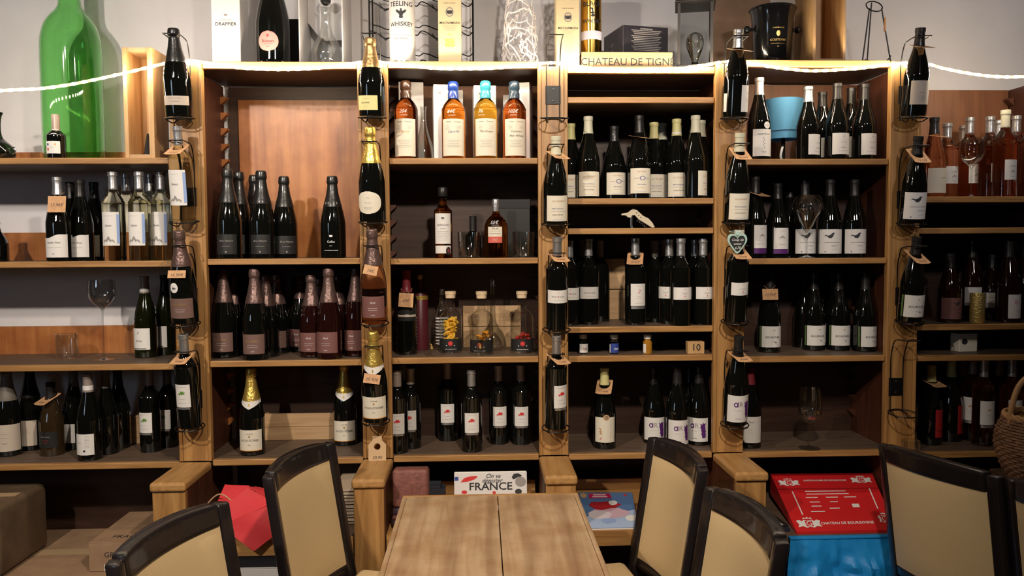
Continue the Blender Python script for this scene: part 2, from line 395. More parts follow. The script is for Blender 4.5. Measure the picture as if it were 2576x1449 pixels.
for k, (x0, x1, ys) in BAYS.items():
    xm = (x0 + x1) / 2; hw = (x1 - x0) / 2
    t = thing('shelving_bay', BAY_LAB[k], 'shelving', (xm, 0, 0), group='bays of the shelving wall')
    for y in ys:
        z = at(BAYMX[k], y, 0).z; SZ[(k, y)] = z
        xl = -hw - (.006 if k > 1 else 0); xr = hw
        s = part('shelf', box(-hw - (OFF(k) - .0015 if k > 1 else 0), hw + OFF(k) - .0015, .021, DEP - .012, z - .02, z, .001), SHELFW, t)
        part('edge_strip', box(-hw + .0015, hw - .0015, 0, .0208, z - .0205, z, .002), PINE_H, s)
    zt = Z_TOP.get(k)
    if k in Z_TOP:
        s = part('top_board', box(-hw - .04, hw + .04, .021, DEP, zt - .02, zt, .001), DARKW, t)
        part('edge_strip', box(-hw + .001, hw - .001, 0, .0208, zt - .024, zt, .002), PINE_H, s)
    ztop = zt - .0245 if zt else at(2400, 228, DEP).z
    if k > 1:
        # side panels, recessed behind the posts
        for sgn in (-1, 1):
            xx = sgn * (hw + OFF(k) + .004)
            if k == 6 and sgn == 1: xx = hw + OFF(k) + .006
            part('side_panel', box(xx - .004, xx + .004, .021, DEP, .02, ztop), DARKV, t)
            g = []
            zz = .80
            while zz < ztop - .03:   # saw-tooth shelf rails at the back of each side
                x_in = sgn * (hw + OFF(k) - .0002); g.append(xf(prism([(0, 0), (-sgn * .002, 0), (-sgn * .024, .020), (-sgn * .024, .027), (0, .027)], .026), T(x_in, DEP - .042, zz))); zz += .058
            part('toothed_rail', join(*g), PANEL if k == 2 else DARKV, t, stuff=True)
        pm = PANEL if k in (2, 6) else DARKW
        zsp = SZ[(k, ys[0])]
        if k == 2:
            part('back_panel', box(-hw + .028, hw + .012, DEP - .012, DEP - .002, zsp, ztop - .05), PANEL, t)
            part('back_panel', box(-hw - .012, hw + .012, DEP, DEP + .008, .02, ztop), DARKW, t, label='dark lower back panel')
        else:
            zsp = SZ[(k, {3: 397.5, 4: 498.5, 5: 399.5, 6: 494.5}[k])]
            part('back_panel', box(-hw - OFF(k) + .002, hw + OFF(k) - .002, DEP - .01, DEP, .02, zsp - .0205), DARKW, t); part('back_panel', box(-hw - OFF(k) + .002, hw + OFF(k) - .002, DEP - .01, DEP, zsp - .02, ztop), REDW if k != 4 else DARKW, t)  # shade painted into the lower panel's colour, upper copy has the lit brown
    else:
        for y in ys:
            z = SZ[(k, y)]
            part('back_rail', box(-hw, hw, DEP - .011, DEP + .01, z - .002, z + {397: .055, 657.5: .105, 918: .105, 1166.5: .10}[y]), PANEL, t)
        part('side_panel', box(hw + .030, hw + .038, .021, DEP, .02, at(430, 160, 0).z), DARKV, t)
        part('back_panel', box(-hw, hw, DEP, DEP + .01, .02, SZ[(1, 1166.5)] - .1), DARKW, t)
    if LOW_Z[k]:
        z = LOW_Z[k]; yf = ARM_Y + .01
        s = part('lower_shelf', box(-hw + .002, hw - .002, yf + .02, DEP - .015, z - .02, z), PINE_H if k in (3, 4) else SHELFW, t)
        part('edge_strip', box(-hw + .002, hw - .002, yf, yf + .0195, z - (.05 if k != 5 else .016), z), PINE_H if k != 5 else SHELFW, s)
        if k in (3, 4): part('back_rail', box(-hw + .002, hw - .002, .20, .22, z, z + .040), PINE_H, t)
def shz(k, y): return SZ[(k, y)]

# ------------------------------------------------------------------ bottles
def fcurve(pts):
    P = smooth_path([(r, 0, z) for r, z in pts], 3)
    return [(max(0, p.x), max(0, p.z)) for p in P]
PROF = {  # radius in m, height as a fraction
 'bdx': (.0375, [(0, .006), (.030, 0), (.0365, .012), (.0375, .035), (.0375, .61), (.0362, .655), (.0295, .705), (.0205, .75), (.0155, .79), (.0145, .84), (.0142, .945), (.0158, .95), (.0158, .985), (.0145, 1), (0, 1)]),
 'bgy': (.041, [(0, .006), (.034, 0), (.0400, .014), (.041, .04), (.041, .42), (.0393, .49), (.0335, .585), (.0255, .685), (.019, .775), (.0158, .845), (.0147, .945), (.0160, .95), (.0160, .985), (.0148, 1), (0, 1)]),
 'chp': (.044, [(0, .006), (.037, 0), (.0430, .014), (.044, .04), (.044, .38), (.0428, .45), (.0375, .55), (.0295, .665), (.0220, .765), (.0180, .85), (.0165, .895), (.0180, .905), (.0190, .93), (.0180, .965), (.0165, .99), (.0120, 1), (0, 1)]),
 'whi': (.0415, [(0, .008), (.035, 0), (.0405, .012), (.0415, .03), (.0415, .60), (.0405, .65), (.0355, .70), (.027, .745), (.0190, .78), (.0160, .805), (.0160, 1), (0, 1)]),
 'sqr': (.0325, [(0, .006), (.028, 0), (.0318, .012), (.0325, .03), (.0325, .62), (.030, .67), (.020, .72), (.0135, .77), (.0125, .88), (.0155, .89), (.0155, .99), (.013, 1), (0, 1)]),
 'flask': (.042, [(0, .008), (.036, 0), (.0410, .015), (.042, .05), (.042, .50), (.039, .59), (.030, .67), (.019, .72), (.0135, .755), (.0125, .80), (.0135, 1), (0, 1)]),
 'rum': (.0425, [(0, .008), (.038, 0), (.0417, .015), (.0425, .05), (.0425, .53), (.0405, .60), (.029, .665), (.0165, .71), (.0145, .75), (.0145, .90), (0, .90)]),
 'mini': (.030, [(0, .01), (.026, 0), (.0295, .02), (.030, .05), (.030, .47), (.0285, .54), (.021, .60), (.0135, .65), (.0125, .70), (.0125, .98), (.012, 1), (0, 1)]),
 'jar': (.0165, [(0, .01), (.014, 0), (.0165, .03), (.0165, .58), (.014, .66), (.011, .70), (.011, .78), (0, .78)]),
 'mag': (.058, [(0, .006), (.050, 0), (.057, .014), (.058, .04), (.058, .30), (.056, .38), (.047, .49), (.034, .60), (.023, .70), (.019, .80), (.0178, .90), (.020, .92), (.020, .98), (0, 1)]),
}
_PC = {}
def prof(kind, h):
    if (kind, h) not in _PC: _PC[(kind, h)] = [(r, z * h) for r, z in fcurve(PROF[kind][1])]
    return _PC[(kind, h)]
def rad_at(p, z):
    for (r0, z0), (r1, z1) in zip(p, p[1:]):
        if z0 <= z <= z1 and z1 > z0: return r0 + (r1 - r0) * (z - z0) / (z1 - z0)
    return p[-2][0]
_MC = {}
def cached(key, name, fn, m, smooth=True):
    key = key + (m.name,)
    if key not in _MC: _MC[key] = mesh(name, fn(), m, smooth)
    return _MC[key]
def wrap(g2, p, zc, u0, ang, off):
    """bend flat print round a bottle: x -> arc, y -> height"""
    bm = bmesh.new(); vs = [bm.verts.new((x, 0, y)) for x, y in g2[0]]
    for f in g2[1]:
        try: bm.faces.new([vs[i] for i in f])
        except ValueError: pass
    for _ in range(3):
        es = [e for e in bm.edges if abs(e.verts[0].co.x - e.verts[1].co.x) > .006]
        if not es: break
        bmesh.ops.subdivide_edges(bm, edges=es, cuts=1); bmesh.ops.triangulate(bm, faces=[f for f in bm.faces if len(f.verts) > 4])
    for v in bm.verts:
        z = zc + v.co.z; r = rad_at(p, z) + off; a = ang + (v.co.x + u0) / r
        v.co = (r * sin(a), -r * cos(a), z)
    return _bmgeo(bm)
def patch(p, z0, z1, half, ang, off=.0006, shape='rect', n=18):
    rows = 16 if shape != 'rect' else 2; V, Fc = [], []
    for j in range(rows + 1):
        for i in range(n + 1):
            u = 2 * i / n - 1; v = j / rows
            zz0, zz1 = z0, z1
            if shape == 'wave': zz1 = z1 - (z1 - z0) * (.24 * (.5 - .5 * u) - .03 * sin(u * 5))
            elif shape == 'vee': zz0 = z0 + (z1 - z0) * .62 * min(1, abs(u) * 1.3); zz1 = z1 - (z1 - z0) * .22 * (1 - abs(u))
            elif shape == 'oval': q = math.sqrt(max(0, 1 - (2 * v - 1) ** 2)); u *= max(q, .02)
            elif shape == 'egg': q = max(.02, 1 - abs(2 * v - 1) ** 2.4) ** .5; u *= q
            z = zz0 + (zz1 - zz0) * v; r = rad_at(p, z) + off; a = ang + u * half
            V.append((r * sin(a), -r * cos(a), z))
    for j in range(rows):
        for i in range(n):
            k = j * (n + 1) + i; Fc.append((k, k + 1, k + n + 2, k + n + 1))
    return V, Fc
LINES = lambda v0, n, w, ink='y': [('l', w * (1 - .12 * (i % 3)), .0007, 0, v0 - i * .055, ink) for i in range(n)]
# style: list of (part name, shape, z0, z1, half angle, material, prints, angle offset)
ST = {
 'wave': [('label', 'wave', .045, .33, 1.12, WHITEP, [('t', 'Insolite Pinot', 0, .62, .0085, 'k', .35), ('l', .05, .0006, 0, .40, 'n'), ('t', '2022', 0, .15, .004, 'k')], 0)],
 'denis': [('label', 'rect', .17, .545, .86, WHITEP, [('t', 'Denis', -.004, .60, .010, 'k', .3), ('h_', 0, 0, 0, 0)], 0)],
 'rosny': [('label', 'rect', .10, .365, .95, WHITEP, [('t', 'B', -.004, .80, .013, 'y', .5), ('t', 'Rosny', 0, .42, .010, 'k', .4)] + [('l', .05, .003, 0, .05, 'k')], -.25)],
 'beige': [('label', 'rect', .06, .36, 1.25, GREYP, [('t', 'Grand Cru', 0, .3, .004, 'k'), ('l', .03, .0006, 0, .65, 'y'), ('l', .022, .0006, 0, .5, 'y')], 0)],
 'beige_p': [('label', 'rect', .06, .36, .9, GREYP, LINES(.7, 5, .03), 0)],
 'slate': [('label', 'rect', .12, .34, 1.0, BLACKP, [('t', 'Mont Noir', 0, .68, .008, 'y'), ('l', .02, .0009, 0, .45, 'r'), ('l', .014, .0009, 0, .3, 'r')], -.1)],
 'chapel': [('label', 'rect', .07, .315, .92, WHITEP, [('t', 'Rouge', -.012, .6, .005, 'y'), ('e', .004, .004, .006, .2, 'k')] + [('l', .016, .0007, .016, .92 - .07 * i, 'y') for i in range(9)], -.15)],
 'chapel_s': [('label', 'rect', .09, .33, .75, WHITEP, LINES(.8, 6, .016), -.1)],
 'green': [('label', 'rect', .24, .485, .72, WHITEP, [('leafy', .0135, 0, .62, 'n'), ('l', .034, .0007, 0, .9, 'y'), ('l', .02, .0007, 0, .36, 'y'), ('l', .026, .0007, 0, .2, 'y')], -.05), ('neck_label', 'rect', .215, .236, .62, SILVER, [], -.05)],
 'redl': [('label', 'rect', .24, .485, .72, WHITEP, [('leafy', .0135, 0, .62, 'r'), ('l', .034, .0007, 0, .9, 'y'), ('l', .02, .0007, 0, .36, 'y'), ('l', .026, .0007, 0, .2, 'y')], 0), ('neck_label', 'rect', .215, .236, .62, SILVER, [], 0)],
 'black': [('label', 'rect', .05, .27, .85, BLACKP, [('t', 'Brut Nature', 0, .68, .0095, 'y', .3), ('l', .03, .0008, 0, .4, 'y'), ('e', .003, .003, 0, .12, 'y')], .05)],
 'white_band': [('band', 'rect', .655, .68, 3.14, WHITEP, [], 0), ('label', 'rect', .05, .32, .85, GLASS_BLACK, [('crest', .006, 0, .8, 'w'), ('t', 'Collet', 0, .55, .011, 'w'), ('t', 'BRUT', 0, .36, .004, 'w'), ('l', .05, .0009, 0, .16, 'w')], 0)],
 'brown': [('label', 'rect', .07, .285, .98, BROWNP, [('t', 'Extra Brut', -.004, .66, .011, 'g', .4), ('l', .034, .0007, 0, .45, 'w'), ('l', .04, .0007, 0, .34, 'w'), ('t', 'LOIRE', 0, .13, .005, 'w')], 0)],
 'rosebrown': [('label', 'rect', .07, .30, .98, ROSEP, [('t', 'Rosé', 0, .72, .009, 'w', .4), ('l', .034, .0007, 0, .45, 'w'), ('l', .03, .0007, 0, .36, 'w'), ('t', 'LOIRE', 0, .13, .005, 'w')], 0)],
 'cream': [('label', 'rect', .06, .30, 1.05, CREAMP, [('t', 'H.GOUTORBE', 0, .5, .0105, 'k'), ('t', 'CHAMPAGNE', 0, .82, .0042, 'k'), ('e', .003, .004, 0, .68, 'g'), ('t', 'BRUT', 0, .28, .004, 'k')], .02), ('label_band', 'rect', .056, .064, 1.05, INKS['o'], [], .02), ('collar', 'vee', .535, .645, 1.5, WHITEP, [('e', .003, .005, 0, .45, 'g')], 0)],
 'drap': [('label', 'rect', .13, .235, 1.05, GREYP, [('t', 'CHAMPAGNE', 0, .4, .0045, 'y'), ('l', .04, .0006, 0, .75, 'y')], 0)],
 'yellow': [('label', 'rect', .075, .26, .9, YELP, [('t', 'DRAPPIER', -.002, .5, .0072, 'k'), ('l', .018, .0006, 0, .25, 'y'), ('l', .03, .0005, 0, .78, 'y')], -.25)],
 'oval': [('label', 'egg', .085, .325, 1.05, CREAMP, [('t', 'Cuvée', 0, .72, .005, 'y', .3), ('t', '1er Cru', 0, .5, .007, 'y', .3)] + LINES(.3, 3, .034), -.12)],
 'brownsticker': [('label', 'rect', .07, .285, 1.0, BROWNP, [('t', 'Extra Brut', -.004, .72, .011, 'g', .4), ('l', .034, .0007, 0, .45, 'w'), ('l', .03, .0007, 0, .34, 'w')], 0), ('sticker', 'oval', .345, .455, .33, WHITEP, [('e', .003, .004, -.002, .45, 'k'), ('e', .002, .003, .005, .45, 'k')], -.35)],
 'jura': [('label', 'rect', .03, .325, 1.02, CREAMP, [('t', 'Les Rolets', -.003, .80, .010, 't', .4), ('t', 'Melon Chardonnay', -.002, .50, .0055, 'b', .3), ('t', 'Jérémy Martelle', -.002, .26, .0058, 'k', .4), ('l', .05, .0006, 0, .4, 'y'), ('l', .04, .0008, 0, .06, 'l'), ('drop', .0025, .022, .82, 'r')], 0)],
 'ring': [('label', 'rect', .06, .36, 1.02, CREAMP, [('t', 'Les Rolets', 0, .87, .008, 't', .4), ('o', .0105, .0075, .22, .004, .60, 'b'), ('l', .020, .0009, -.018, .60, 'b'), ('l', .016, .0009, .023, .60, 'b'), ('t', 'Melon Ancêtre', 0, .36, .005, 'b', .3), ('l', .03, .0006, 0, .24, 'y'), ('l', .04, .0008, 0, .06, 'l')], 0)],
 'pinot': [('label', 'rect', .30, .44, 1.05, WHITEP, [('t', 'PINOT', -.013, .50, .0062, 'k'), ('t', 'NOIR', .013, .50, .0062, 'k'), ('e', .002, .0026, 0, .5, 'r'), ('drop', .0022, 0, .84, 'r'), ('l', .03, .0005, 0, .22, 'y')], .03)],
 'syrah': [('label', 'rect', .30, .44, 1.05, WHITEP, [('t', 'SYRAH', 0, .50, .0062, 'y', .3), ('drop', .0022, .002, .84, 'r'), ('e', .0018, .0024, .002, .28, 'r'), ('l', .03, .0005, 0, .14, 'y')], .1)],
 'redtwo': [('label', 'rect', .22, .475, .80, WHITEP, [('t', '2', 0, .66, .018, 'r', .3), ('l', .024, .0006, 0, .9, 'y'), ('l', .014, .0006, 0, .42, 'y'), ('l', .018, .0006, 0, .35, 'y'), ('l', .03, .0006, 0, .12, 'y')], .12), ('neck_label', 'rect', .185, .215, .75, SILVER, [], .12)],
 'sanc': [('label', 'rect', .085, .40, .98, CREAMP, [('grape', .013, -.017, .45, 't'), ('e', .0022, .0022, -.014, .18, 'r'), ('e', .0022, .0022, -.018, .13, 'r')] + [('t', c, .021, .90 - .10 * i, .006, 't') for i, c in enumerate('SANCERRE')], -.12), ('sticker', 'oval', .36, .435, .28, INKS['t'], [('o', .006, .006, .3, 0, .5, 'k')], 0)],
 'ar': [('label', 'rect', .05, .355, 1.12, WHITEP, [('o', .0075, .0085, .42, -.016, .66, 'p'), ('l', .0028, .018, -.009, .67, 'p'), ('t', 'R', .002, .68, .025, 'y'), ('l', .024, .0006, -.008, .45, 'y'), ('t', 'NOUVEAU', -.006, .14, .0042, 'k'), ('splash', .0175, .0245, .62, 'p'), ('splash', .0160, .0270, .34, 'p')], 0)],
 'birdy': [('label', 'rect', .05, .36, 1.2, WHITEP, [('bird', .0195, -.010, .70, 'k'), ('l', .058, .0009, 0, .46, 'k'), ('t', 'Petite Fleur', .008, .32, .0046, 'k', .2), ('l', .02, .0006, .01, .16, 'y'), ('e', .0022, .0022, -.024, .08, 'p')], -.05)],
 'birdsl': [('label', 'rect', .05, .36, 1.2, ROSEP, [('bird', .0155, .004, .70, 'k'), ('l', .05, .0009, 0, .46, 'k'), ('t', 'Rosé', .014, .3, .005, 'k')], 0)],
 'purple': [('label', 'rect', .12, .40, .75, WHITEP, [('hills', .011, 0, .55, 'y'), ('l', .02, .0007, 0, .85, 'y'), ('l', .026, .0007, 0, .2, 'y')], 0), ('label_band', 'rect', .055, .117, .75, INKS['p'], [], 0)],
 'bourg': [('label', 'rect', .065, .325, 1.1, WHITEP, [('t', 'BOURGUEIL', -.002, .48, .0105, 'k', .1, .006), ('leafy', .005, .002, .80, 't'), ('l', .016, .0007, 0, .3, 'y'), ('l', .008, .002, .008, .24, 'k')], 0), ('back_label', 'rect', .065, .325, .09, mat('olive_back_label', (.10, .16, .05), .5), [], -1.28)],
 'chin': [('label', 'rect', .07, .40, 1.05, WHITEP, [('t', 'L\'Insou', -.002, .80, .009, 'k', .4), ('t', 'Chinon', -.004, .5, .006, 't', .4), ('l', .02, .0006, 0, .38, 'y')], -.2)],
 'burgr': [('label', 'rect', .065, .34, .98, WHITEP, [('t', 'R', 0, .84, .009, 'y', .4), ('t', 'Les Genêts', 0, .58, .006, 'y', .3), ('t', 'BROUILLY', 0, .32, .0045, 'k'), ('l', .042, .0006, 0, .16, 'y')], .2)],
 'isabelle': [('label', 'rect', .04, .365, .95, WHITEP, [('t', 'Isabelle Perraud', 0, .82, .0072, 'k', .4)] + [('e', .0018, .002, .004 * ((i % 2) - .5), .68 - .07 * i, 'y') for i in range(6)] + [('t', 'Fleurie', 0, .16, .007, 'k', .3)], .1), ('sticker', 'oval', .37, .455, .32, WHITEP, [('l', .01, .0008, 0, .55, 'y'), ('l', .008, .0008, 0, .4, 'y')], .42)],
 'turned': [('label', 'rect', .055, .36, .62, WHITEP, [('t', '2021', .002, .72, .0045, 'k')] + LINES(.5, 3, .018), .80), ('back_label', 'rect', .06, .27, .20, WHITEP, [], -1.25)],
 'dusty': [('label', 'rect', .13, .40, .95, GREYP, [('t', 'Sauterne', 0, .5, .006, 'y', .3)] + LINES(.35, 4, .03), .05)],
 'whisky': [('label', 'rect', .035, .51, 1.05, CREAMP, [('t', 'Michel', -.018, .92, .0068, 'k', .4), ('t', 'Couvreur', .014, .92, .0068, 'k', .4)] + [('l', .016 - .003 * (i % 2), .0007, -.021, .82 - .035 * i, 'y') for i in range(4)] + [('l', .015, .0007, .02, .80 - .035 * i, 'y') for i in range(3)] + [('l', .05 - .008 * (i % 3), .0008, 0, .42 - .045 * i, 'y') for i in range(5)], 0)],
 'glen': [('label', 'rect', .20, .63, .95, WHITEP, [('crest', .006, 0, .84, 'k'), ('t', 'GLENLASSI', 0, .62, .0090, 'k'), ('t', 'WHISKY', 0, .50, .0055, 'k')] + LINES(.40, 6, .04), 0), ('label_band', 'rect', .065, .175, .95, WHITEP, [], 0), ('sticker', 'oval', .04, .16, .30, BLACKP, [('o', .004, .005, .4, 0, .5, 'r')], .62)],
 'gelas': [('label', 'rect', .36, .53, .62, CREAMP, [('t', 'GELAS', 0, .82, .0088, 'k'), ('l', .04, .0007, 0, .55, 'y'), ('l', .042, .0016, 0, .3, 'y')], -.12), ('label_band', 'rect', .255, .36, .62, mat('coral_paper', (.62, .12, .09), .5), [('t', 'Cuvée', 0, .5, .007, 'w', .3)], -.12)],
 'port': [('label', 'rect', .40, .56, 1.0, BLACKP, [('t', '20', 0, .42, .014, 'w')], 0), ('label_band', 'rect', .45, .475, 1.0, GREYP, [], 0)] ,
 'rum': [('label', 'rect', .035, .235, 1.25, BLACKP, [('e', .0085, .0085, 0, .62, 'r'), ('l', .011, .0016, 0, .62, 'w'), ('l', .044, .0014, 0, .15, 'w'), ('e', .002, .002, -.015, .45, 'w'), ('e', .002, .002, .015, .45, 'w')], 0)],
 'mini': [('label', 'rect', .10, .38, .95, WHITEP, [('e', .0035, .005, -.012, .35, 'r'), ('e', .004, .004, -.012, .75, 'b'), ('e', .003, .003, .014, .75, 'o'), ('l', .014, .0008, .002, .5, 'y')], 0)],
 'jarw': [('label', 'rect', .06, .52, 1.15, WHITEP, [('grape', .005, -.003, .42, 'r'), ('e', .002, .0045, .005, .45, 'k')], .2)],
 'jarb': [('label', 'rect', .06, .56, 1.25, INKS['b'], [('t', 'EOF', .002, .42, .0095, 'w', 0, .02)], .25), ('back_label', 'rect', .06, .5, .2, WHITEP, [], -1.2)],
 'jarh': [('label', 'rect', .06, .52, .40, WHITEP, [], -.95)],
 'rosew': [('label', 'rect', .19, .42, .75, WHITEP, [('t', 'Les Vignes', 0, .68, .0055, 'k'), ('hills', .009, 0, .42, 'y'), ('l', .02, .0007, 0, .15, 'y')], .1)],
 'rosec': [('label', 'rect', .05, .36, 1.15, CREAMP, [('t', 'Isabelle', .008, .62, .0068, 'y', .4), ('l', .02, .0006, .01, .3, 'y')], .15)],
 'rose_r': [('label', 'rect', .25, .53, .82, WHITEP, [('leafy', .009, 0, .62, 't'), ('l', .028, .0007, 0, .4, 'y'), ('l', .02, .0007, 0, .3, 'y')], 0), ('neck_label', 'rect', .215, .245, .75, SILVER, [], 0)],
 'rose_o': [('label', 'rect', .05, .34, .8, WHITEP, [('o', .006, .006, .3, -.006, .68, 'r'), ('t', 'f', .008, .68, .012, 'y', .3), ('l', .024, .0006, 0, .3, 'y')], .2)],
 'redpaint': [('label', 'rect', .10, .45, .55, mat('crimson_paper', (.35, .02, .02), .5), [('e', .004, .004, .002, .25, 'k')], .45)],
 'ruin': [('label', 'oval', .10, .262, .62, mat('coral_pink_paper', (.95, .30, .27), .5), [('t', 'Ruinart', 0, .5, .0145, 'k'), ('e', .004, .005, 0, .76, 'r'), ('l', .03, .0008, 0, .35, 'r'), ('t', 'ROSÉ', 0, .22, .005, 'k')], -.02)],
 None: [],
}
CAPMAT = {'silver': SILVER, 'black': BLACKF, 'grey': GREYF, 'cream': CREAMF, 'taupe': TAUPEF, 'gold': GOLDF, 'bronze': BRONZE, 'mauve': ROSEF,
          'yellow': mat('straw_capsule', (.60, .55, .25), .45), 'brown': mat('dark_brown_wax', (.05, .022, .012), .3, coat=.5), 'blue': mat('royal_blue_wax', (.012, .045, .26), .3, coat=.5),
          'teal': mat('teal_wax', (.04, .32, .42), .3, coat=.5), 'slate': mat('slate_blue_wax', (.025, .05, .08), .3, coat=.5), 'white': mat('white_screw_cap', (.62, .62, .58), .4),
          'cork': mat('pale_cork_stopper', (.66, .50, .33), .7, noise=(120, .15)), 'red': mat('dark_red_capsule', (.18, .02, .03), .4), 'dark': mat('charcoal_capsule', (.016, .014, .014), .35)}
CAPZ = {'bdx': .80, 'bgy': .79, 'chp': .62, 'whi': .775, 'sqr': .87, 'flask': .80, 'rum': .885, 'mini': .64, 'jar': .775, 'mag': .72}
def fix_prints(style, prints):
    if style == 'denis': return prints[:1] + [('hills', .020, -.004, .16, 'y'), ('l', .010, .100, .029, .5, 'l'), ('l', .03, .0006, -.004, .88, 'y')]
    return prints
BOT = {}
def bottle(kind, h, glass, cap, style, label, loc, group=None, a=0.0, tilt=0.0, capz=None, cat='bottle', name='wine_bottle', extra=None):
    h = round(h, 3); p = prof(kind, h)
    t = thing(name, label, cat, loc, 0, group, tilt)
    link('body', cached(('body', kind, h), 'body', lambda: lathe(p, 36), glass), t)
    if cap:
        z0 = (capz or CAPZ[kind]) * h; thick = .0022 if kind in ('whi',) else .0007
        def cg():
            rr = [(max(rad_at(p, z0) + .0002, .001), z0)] + [(r + thick, z) for r, z in p if z >= z0 and r > .002]
            if kind == 'whi':
                zt = h + .002; rr = [(.0162, z0), (.0192, z0 + .003), (.0192, z0 + .022), (.0172, z0 + .026), (.0172, z0 + .032), (.0196, z0 + .036), (.0190, zt - .006), (.0150, zt)]
            if kind == 'rum': rr = [(.0150, z0), (.0182, z0 + .001), (.0186, h - .012), (.0205, h - .0115), (.0205, h - .001), (.018, h)]
            if kind == 'jar': rr = [(.0112, z0), (.0140, z0 + .001), (.0142, h - .002), (.0125, h)]
            if kind == 'sqr': rr = [(.0158, z0), (.0170, z0 + .002), (.0170, h - .002), (.0150, h + .001)]
            zt = rr[-1][1]
            return lathe(rr + [(0, zt + .0006)], 24)
        link('capsule' if kind not in ('rum', 'jar', 'sqr') else 'stopper', cached(('cap', kind, h, z0), 'capsule', cg, CAPMAT[cap]), t)
        if cap == 'silver' and kind in ('bdx', 'bgy'):
            zz = .955 * h; link('cap_ring', cached(('ring', kind, h), 'cap_ring', lambda: lathe([(.0150, zz - .0012), (.0172, zz - .001), (.0172, zz + .001), (.0150, zz + .0012)], 24), GREYF), t)
    for nm, shp, z0, z1, half, m, prints, ao in ST[style]:
        lab = link(nm, cached(('lab', kind, h, style, nm, z0, round(a, 2)), nm, lambda: patch(p, z0 * h, z1 * h, half, a + ao, shape=shp), m), t)
        prints = fix_prints(style, prints)
        for ink, lst in group_prints(prints).items():
            key = ('pr', kind, h, style, nm, z0, ink, round(a, 2))
            link('lettering' if ink in 'kyw' else 'emblem', cached(key, 'print', lambda: join(*[wrap(g2, p, (z0 + (z1 - z0) * v) * h, u, a + ao, .0012) for g2, u, v in lst]), INKS[ink], False), lab)
    if extra: extra(t, p, h)
    BOT[t.name] = (p, h)
    return t
def tag(t, label, text='12,90€', kind='fold', tilt=38, yaw=0, zf=.80, h=None, dx=0.0, dz=0.0, w=.058, ln=.055):
    """price card slipped over the neck of bottle object t"""
    M = t.matrix_basis; p, hb = BOT[t.name]; h = h or hb
    ground = M @ Vector((0, 0, zf * h))
    g = thing('price_tag', label, 'price tag', ground, 0, group='kraft price cards on the bottles')
    if kind == 'fold':
        n = 24; V, Fc = [], []
        hole = rad_at(p, zf * h) + .0028; hy = hole / max(.5, cos(radians(tilt)))
        for zz in (0, .0005):
            for i in range(n):
                an = 2 * pi * i / n; c, s = cos(an), sin(an)
                k = min((w / 2) / abs(c) if abs(c) > 1e-6 else 9, (ln if s < 0 else hy + .003) / abs(s) if abs(s) > 1e-6 else 9)
                V.append((hole * c, hy * s, zz)); V.append((k * c, k * s, zz))
        N = 2 * n
        for i in range(n):
            j = (i + 1) % n
            Fc += [(2 * i, 2 * i + 1, 2 * j + 1, 2 * j), (N + 2 * i, N + 2 * j, N + 2 * j + 1, N + 2 * i + 1), (2 * i, 2 * j, N + 2 * j, N + 2 * i), (2 * i + 1, N + 2 * i + 1, N + 2 * j + 1, 2 * j + 1)]
        Mx = R(yaw, 'Z') @ R(tilt, 'X')
        c = part('card', (V, Fc), KRAFT, g, M=Mx)
        tx = text2(text, .012, .2)
        part('lettering', ([(x, y - (hy + ln) / 2, .0008) for x, y in tx[0]], tx[1]), INK, c)
    else:
        y = -(.0475 if kind == 'hang' else .0435)
        p0 = (0, 0, 0)
        rr = .021
        c = part('card', xf(box(-w / 2, w / 2, -.0004, .0004, -ln, .004, .0), T(dx, y, dz) @ R(yaw, 'Y') @ R(-8 if kind == 'hang' else -15, 'X')), KRAFT, g)
        tx = text2(text, .015, .2)
        part('lettering', xf(flat(j2((tx, 0, -ln * .5)), .0008), T(dx, y, dz) @ R(yaw, 'Y') @ R(-8 if kind == 'hang' else -15, 'X')), INK, c)
        lp = [(rr * cos(q), rr * sin(q), .004 + .004 * sin(q)) for q in [pi * i / 12 for i in range(13)]]
        part('string', tube([(dx + .002, y, dz)] + lp + [(dx - .002, y, dz)], .0007, 5), KRAFT, g)
    return g
# ------------------------------------------------------------------ bottles on the shelves
YMAX = {(1, 1166.5): .272, (2, 1154.5): .272, (3, 899): .272, (4, 821.5): .272}
def settle(k, y, items):
    """items: [px, Y, r]; slide bottles that would cut each other along their sight lines (then sideways) until they stand free"""
    lim = YMAX.get((k, y), .304); x0, x1, _ = BAYS[k]
    st = [[at(px, y - 60, Y).x, Y, r, px, .03 if Y < .1 else 1.0] for px, Y, r in items]
    for it in range(900):
        moved = False
        for i in range(len(st)):
            for j in range(i + 1, len(st)):
                a, b = st[i], st[j]
                if a[1] > b[1]: a, b = b, a
                dx, dy = b[0] - a[0], b[1] - a[1]; d = math.hypot(dx, dy); need = a[2] + b[2] + .0015
                if d < need:
                    moved = True; g = need - d
                    nb = min(lim - b[2], b[1] + g * .6); na = max(a[2] + .002, a[1] - g * .4)
                    b[0] = b[0] + (at(b[3], y - 60, nb).x - at(b[3], y - 60, b[1]).x); a[0] = a[0] + (at(a[3], y - 60, na).x - at(a[3], y - 60, a[1]).x)
                    b[1], a[1] = nb, na
                    s = (1 if dx >= 0 else -1) * g * (0 if it < 500 else .3); b[0] += s * b[4]; a[0] -= s * a[4]
        for q in st:
            lo = x0 - OFF(k) + .003 + q[2] if k > 1 else -9; hi = x1 + OFF(k) - .003 - q[2]; side = k > 1 and min(q[0] - x0, x1 - q[0]) < q[2] + .012
            q[0] = min(hi, max(lo, q[0])); q[1] = min((.274 if side else lim) - q[2], max(q[2] + (.0225 if side else .002), q[1]))
        if not moved: break
    return [(q[0], q[1]) for q in st]
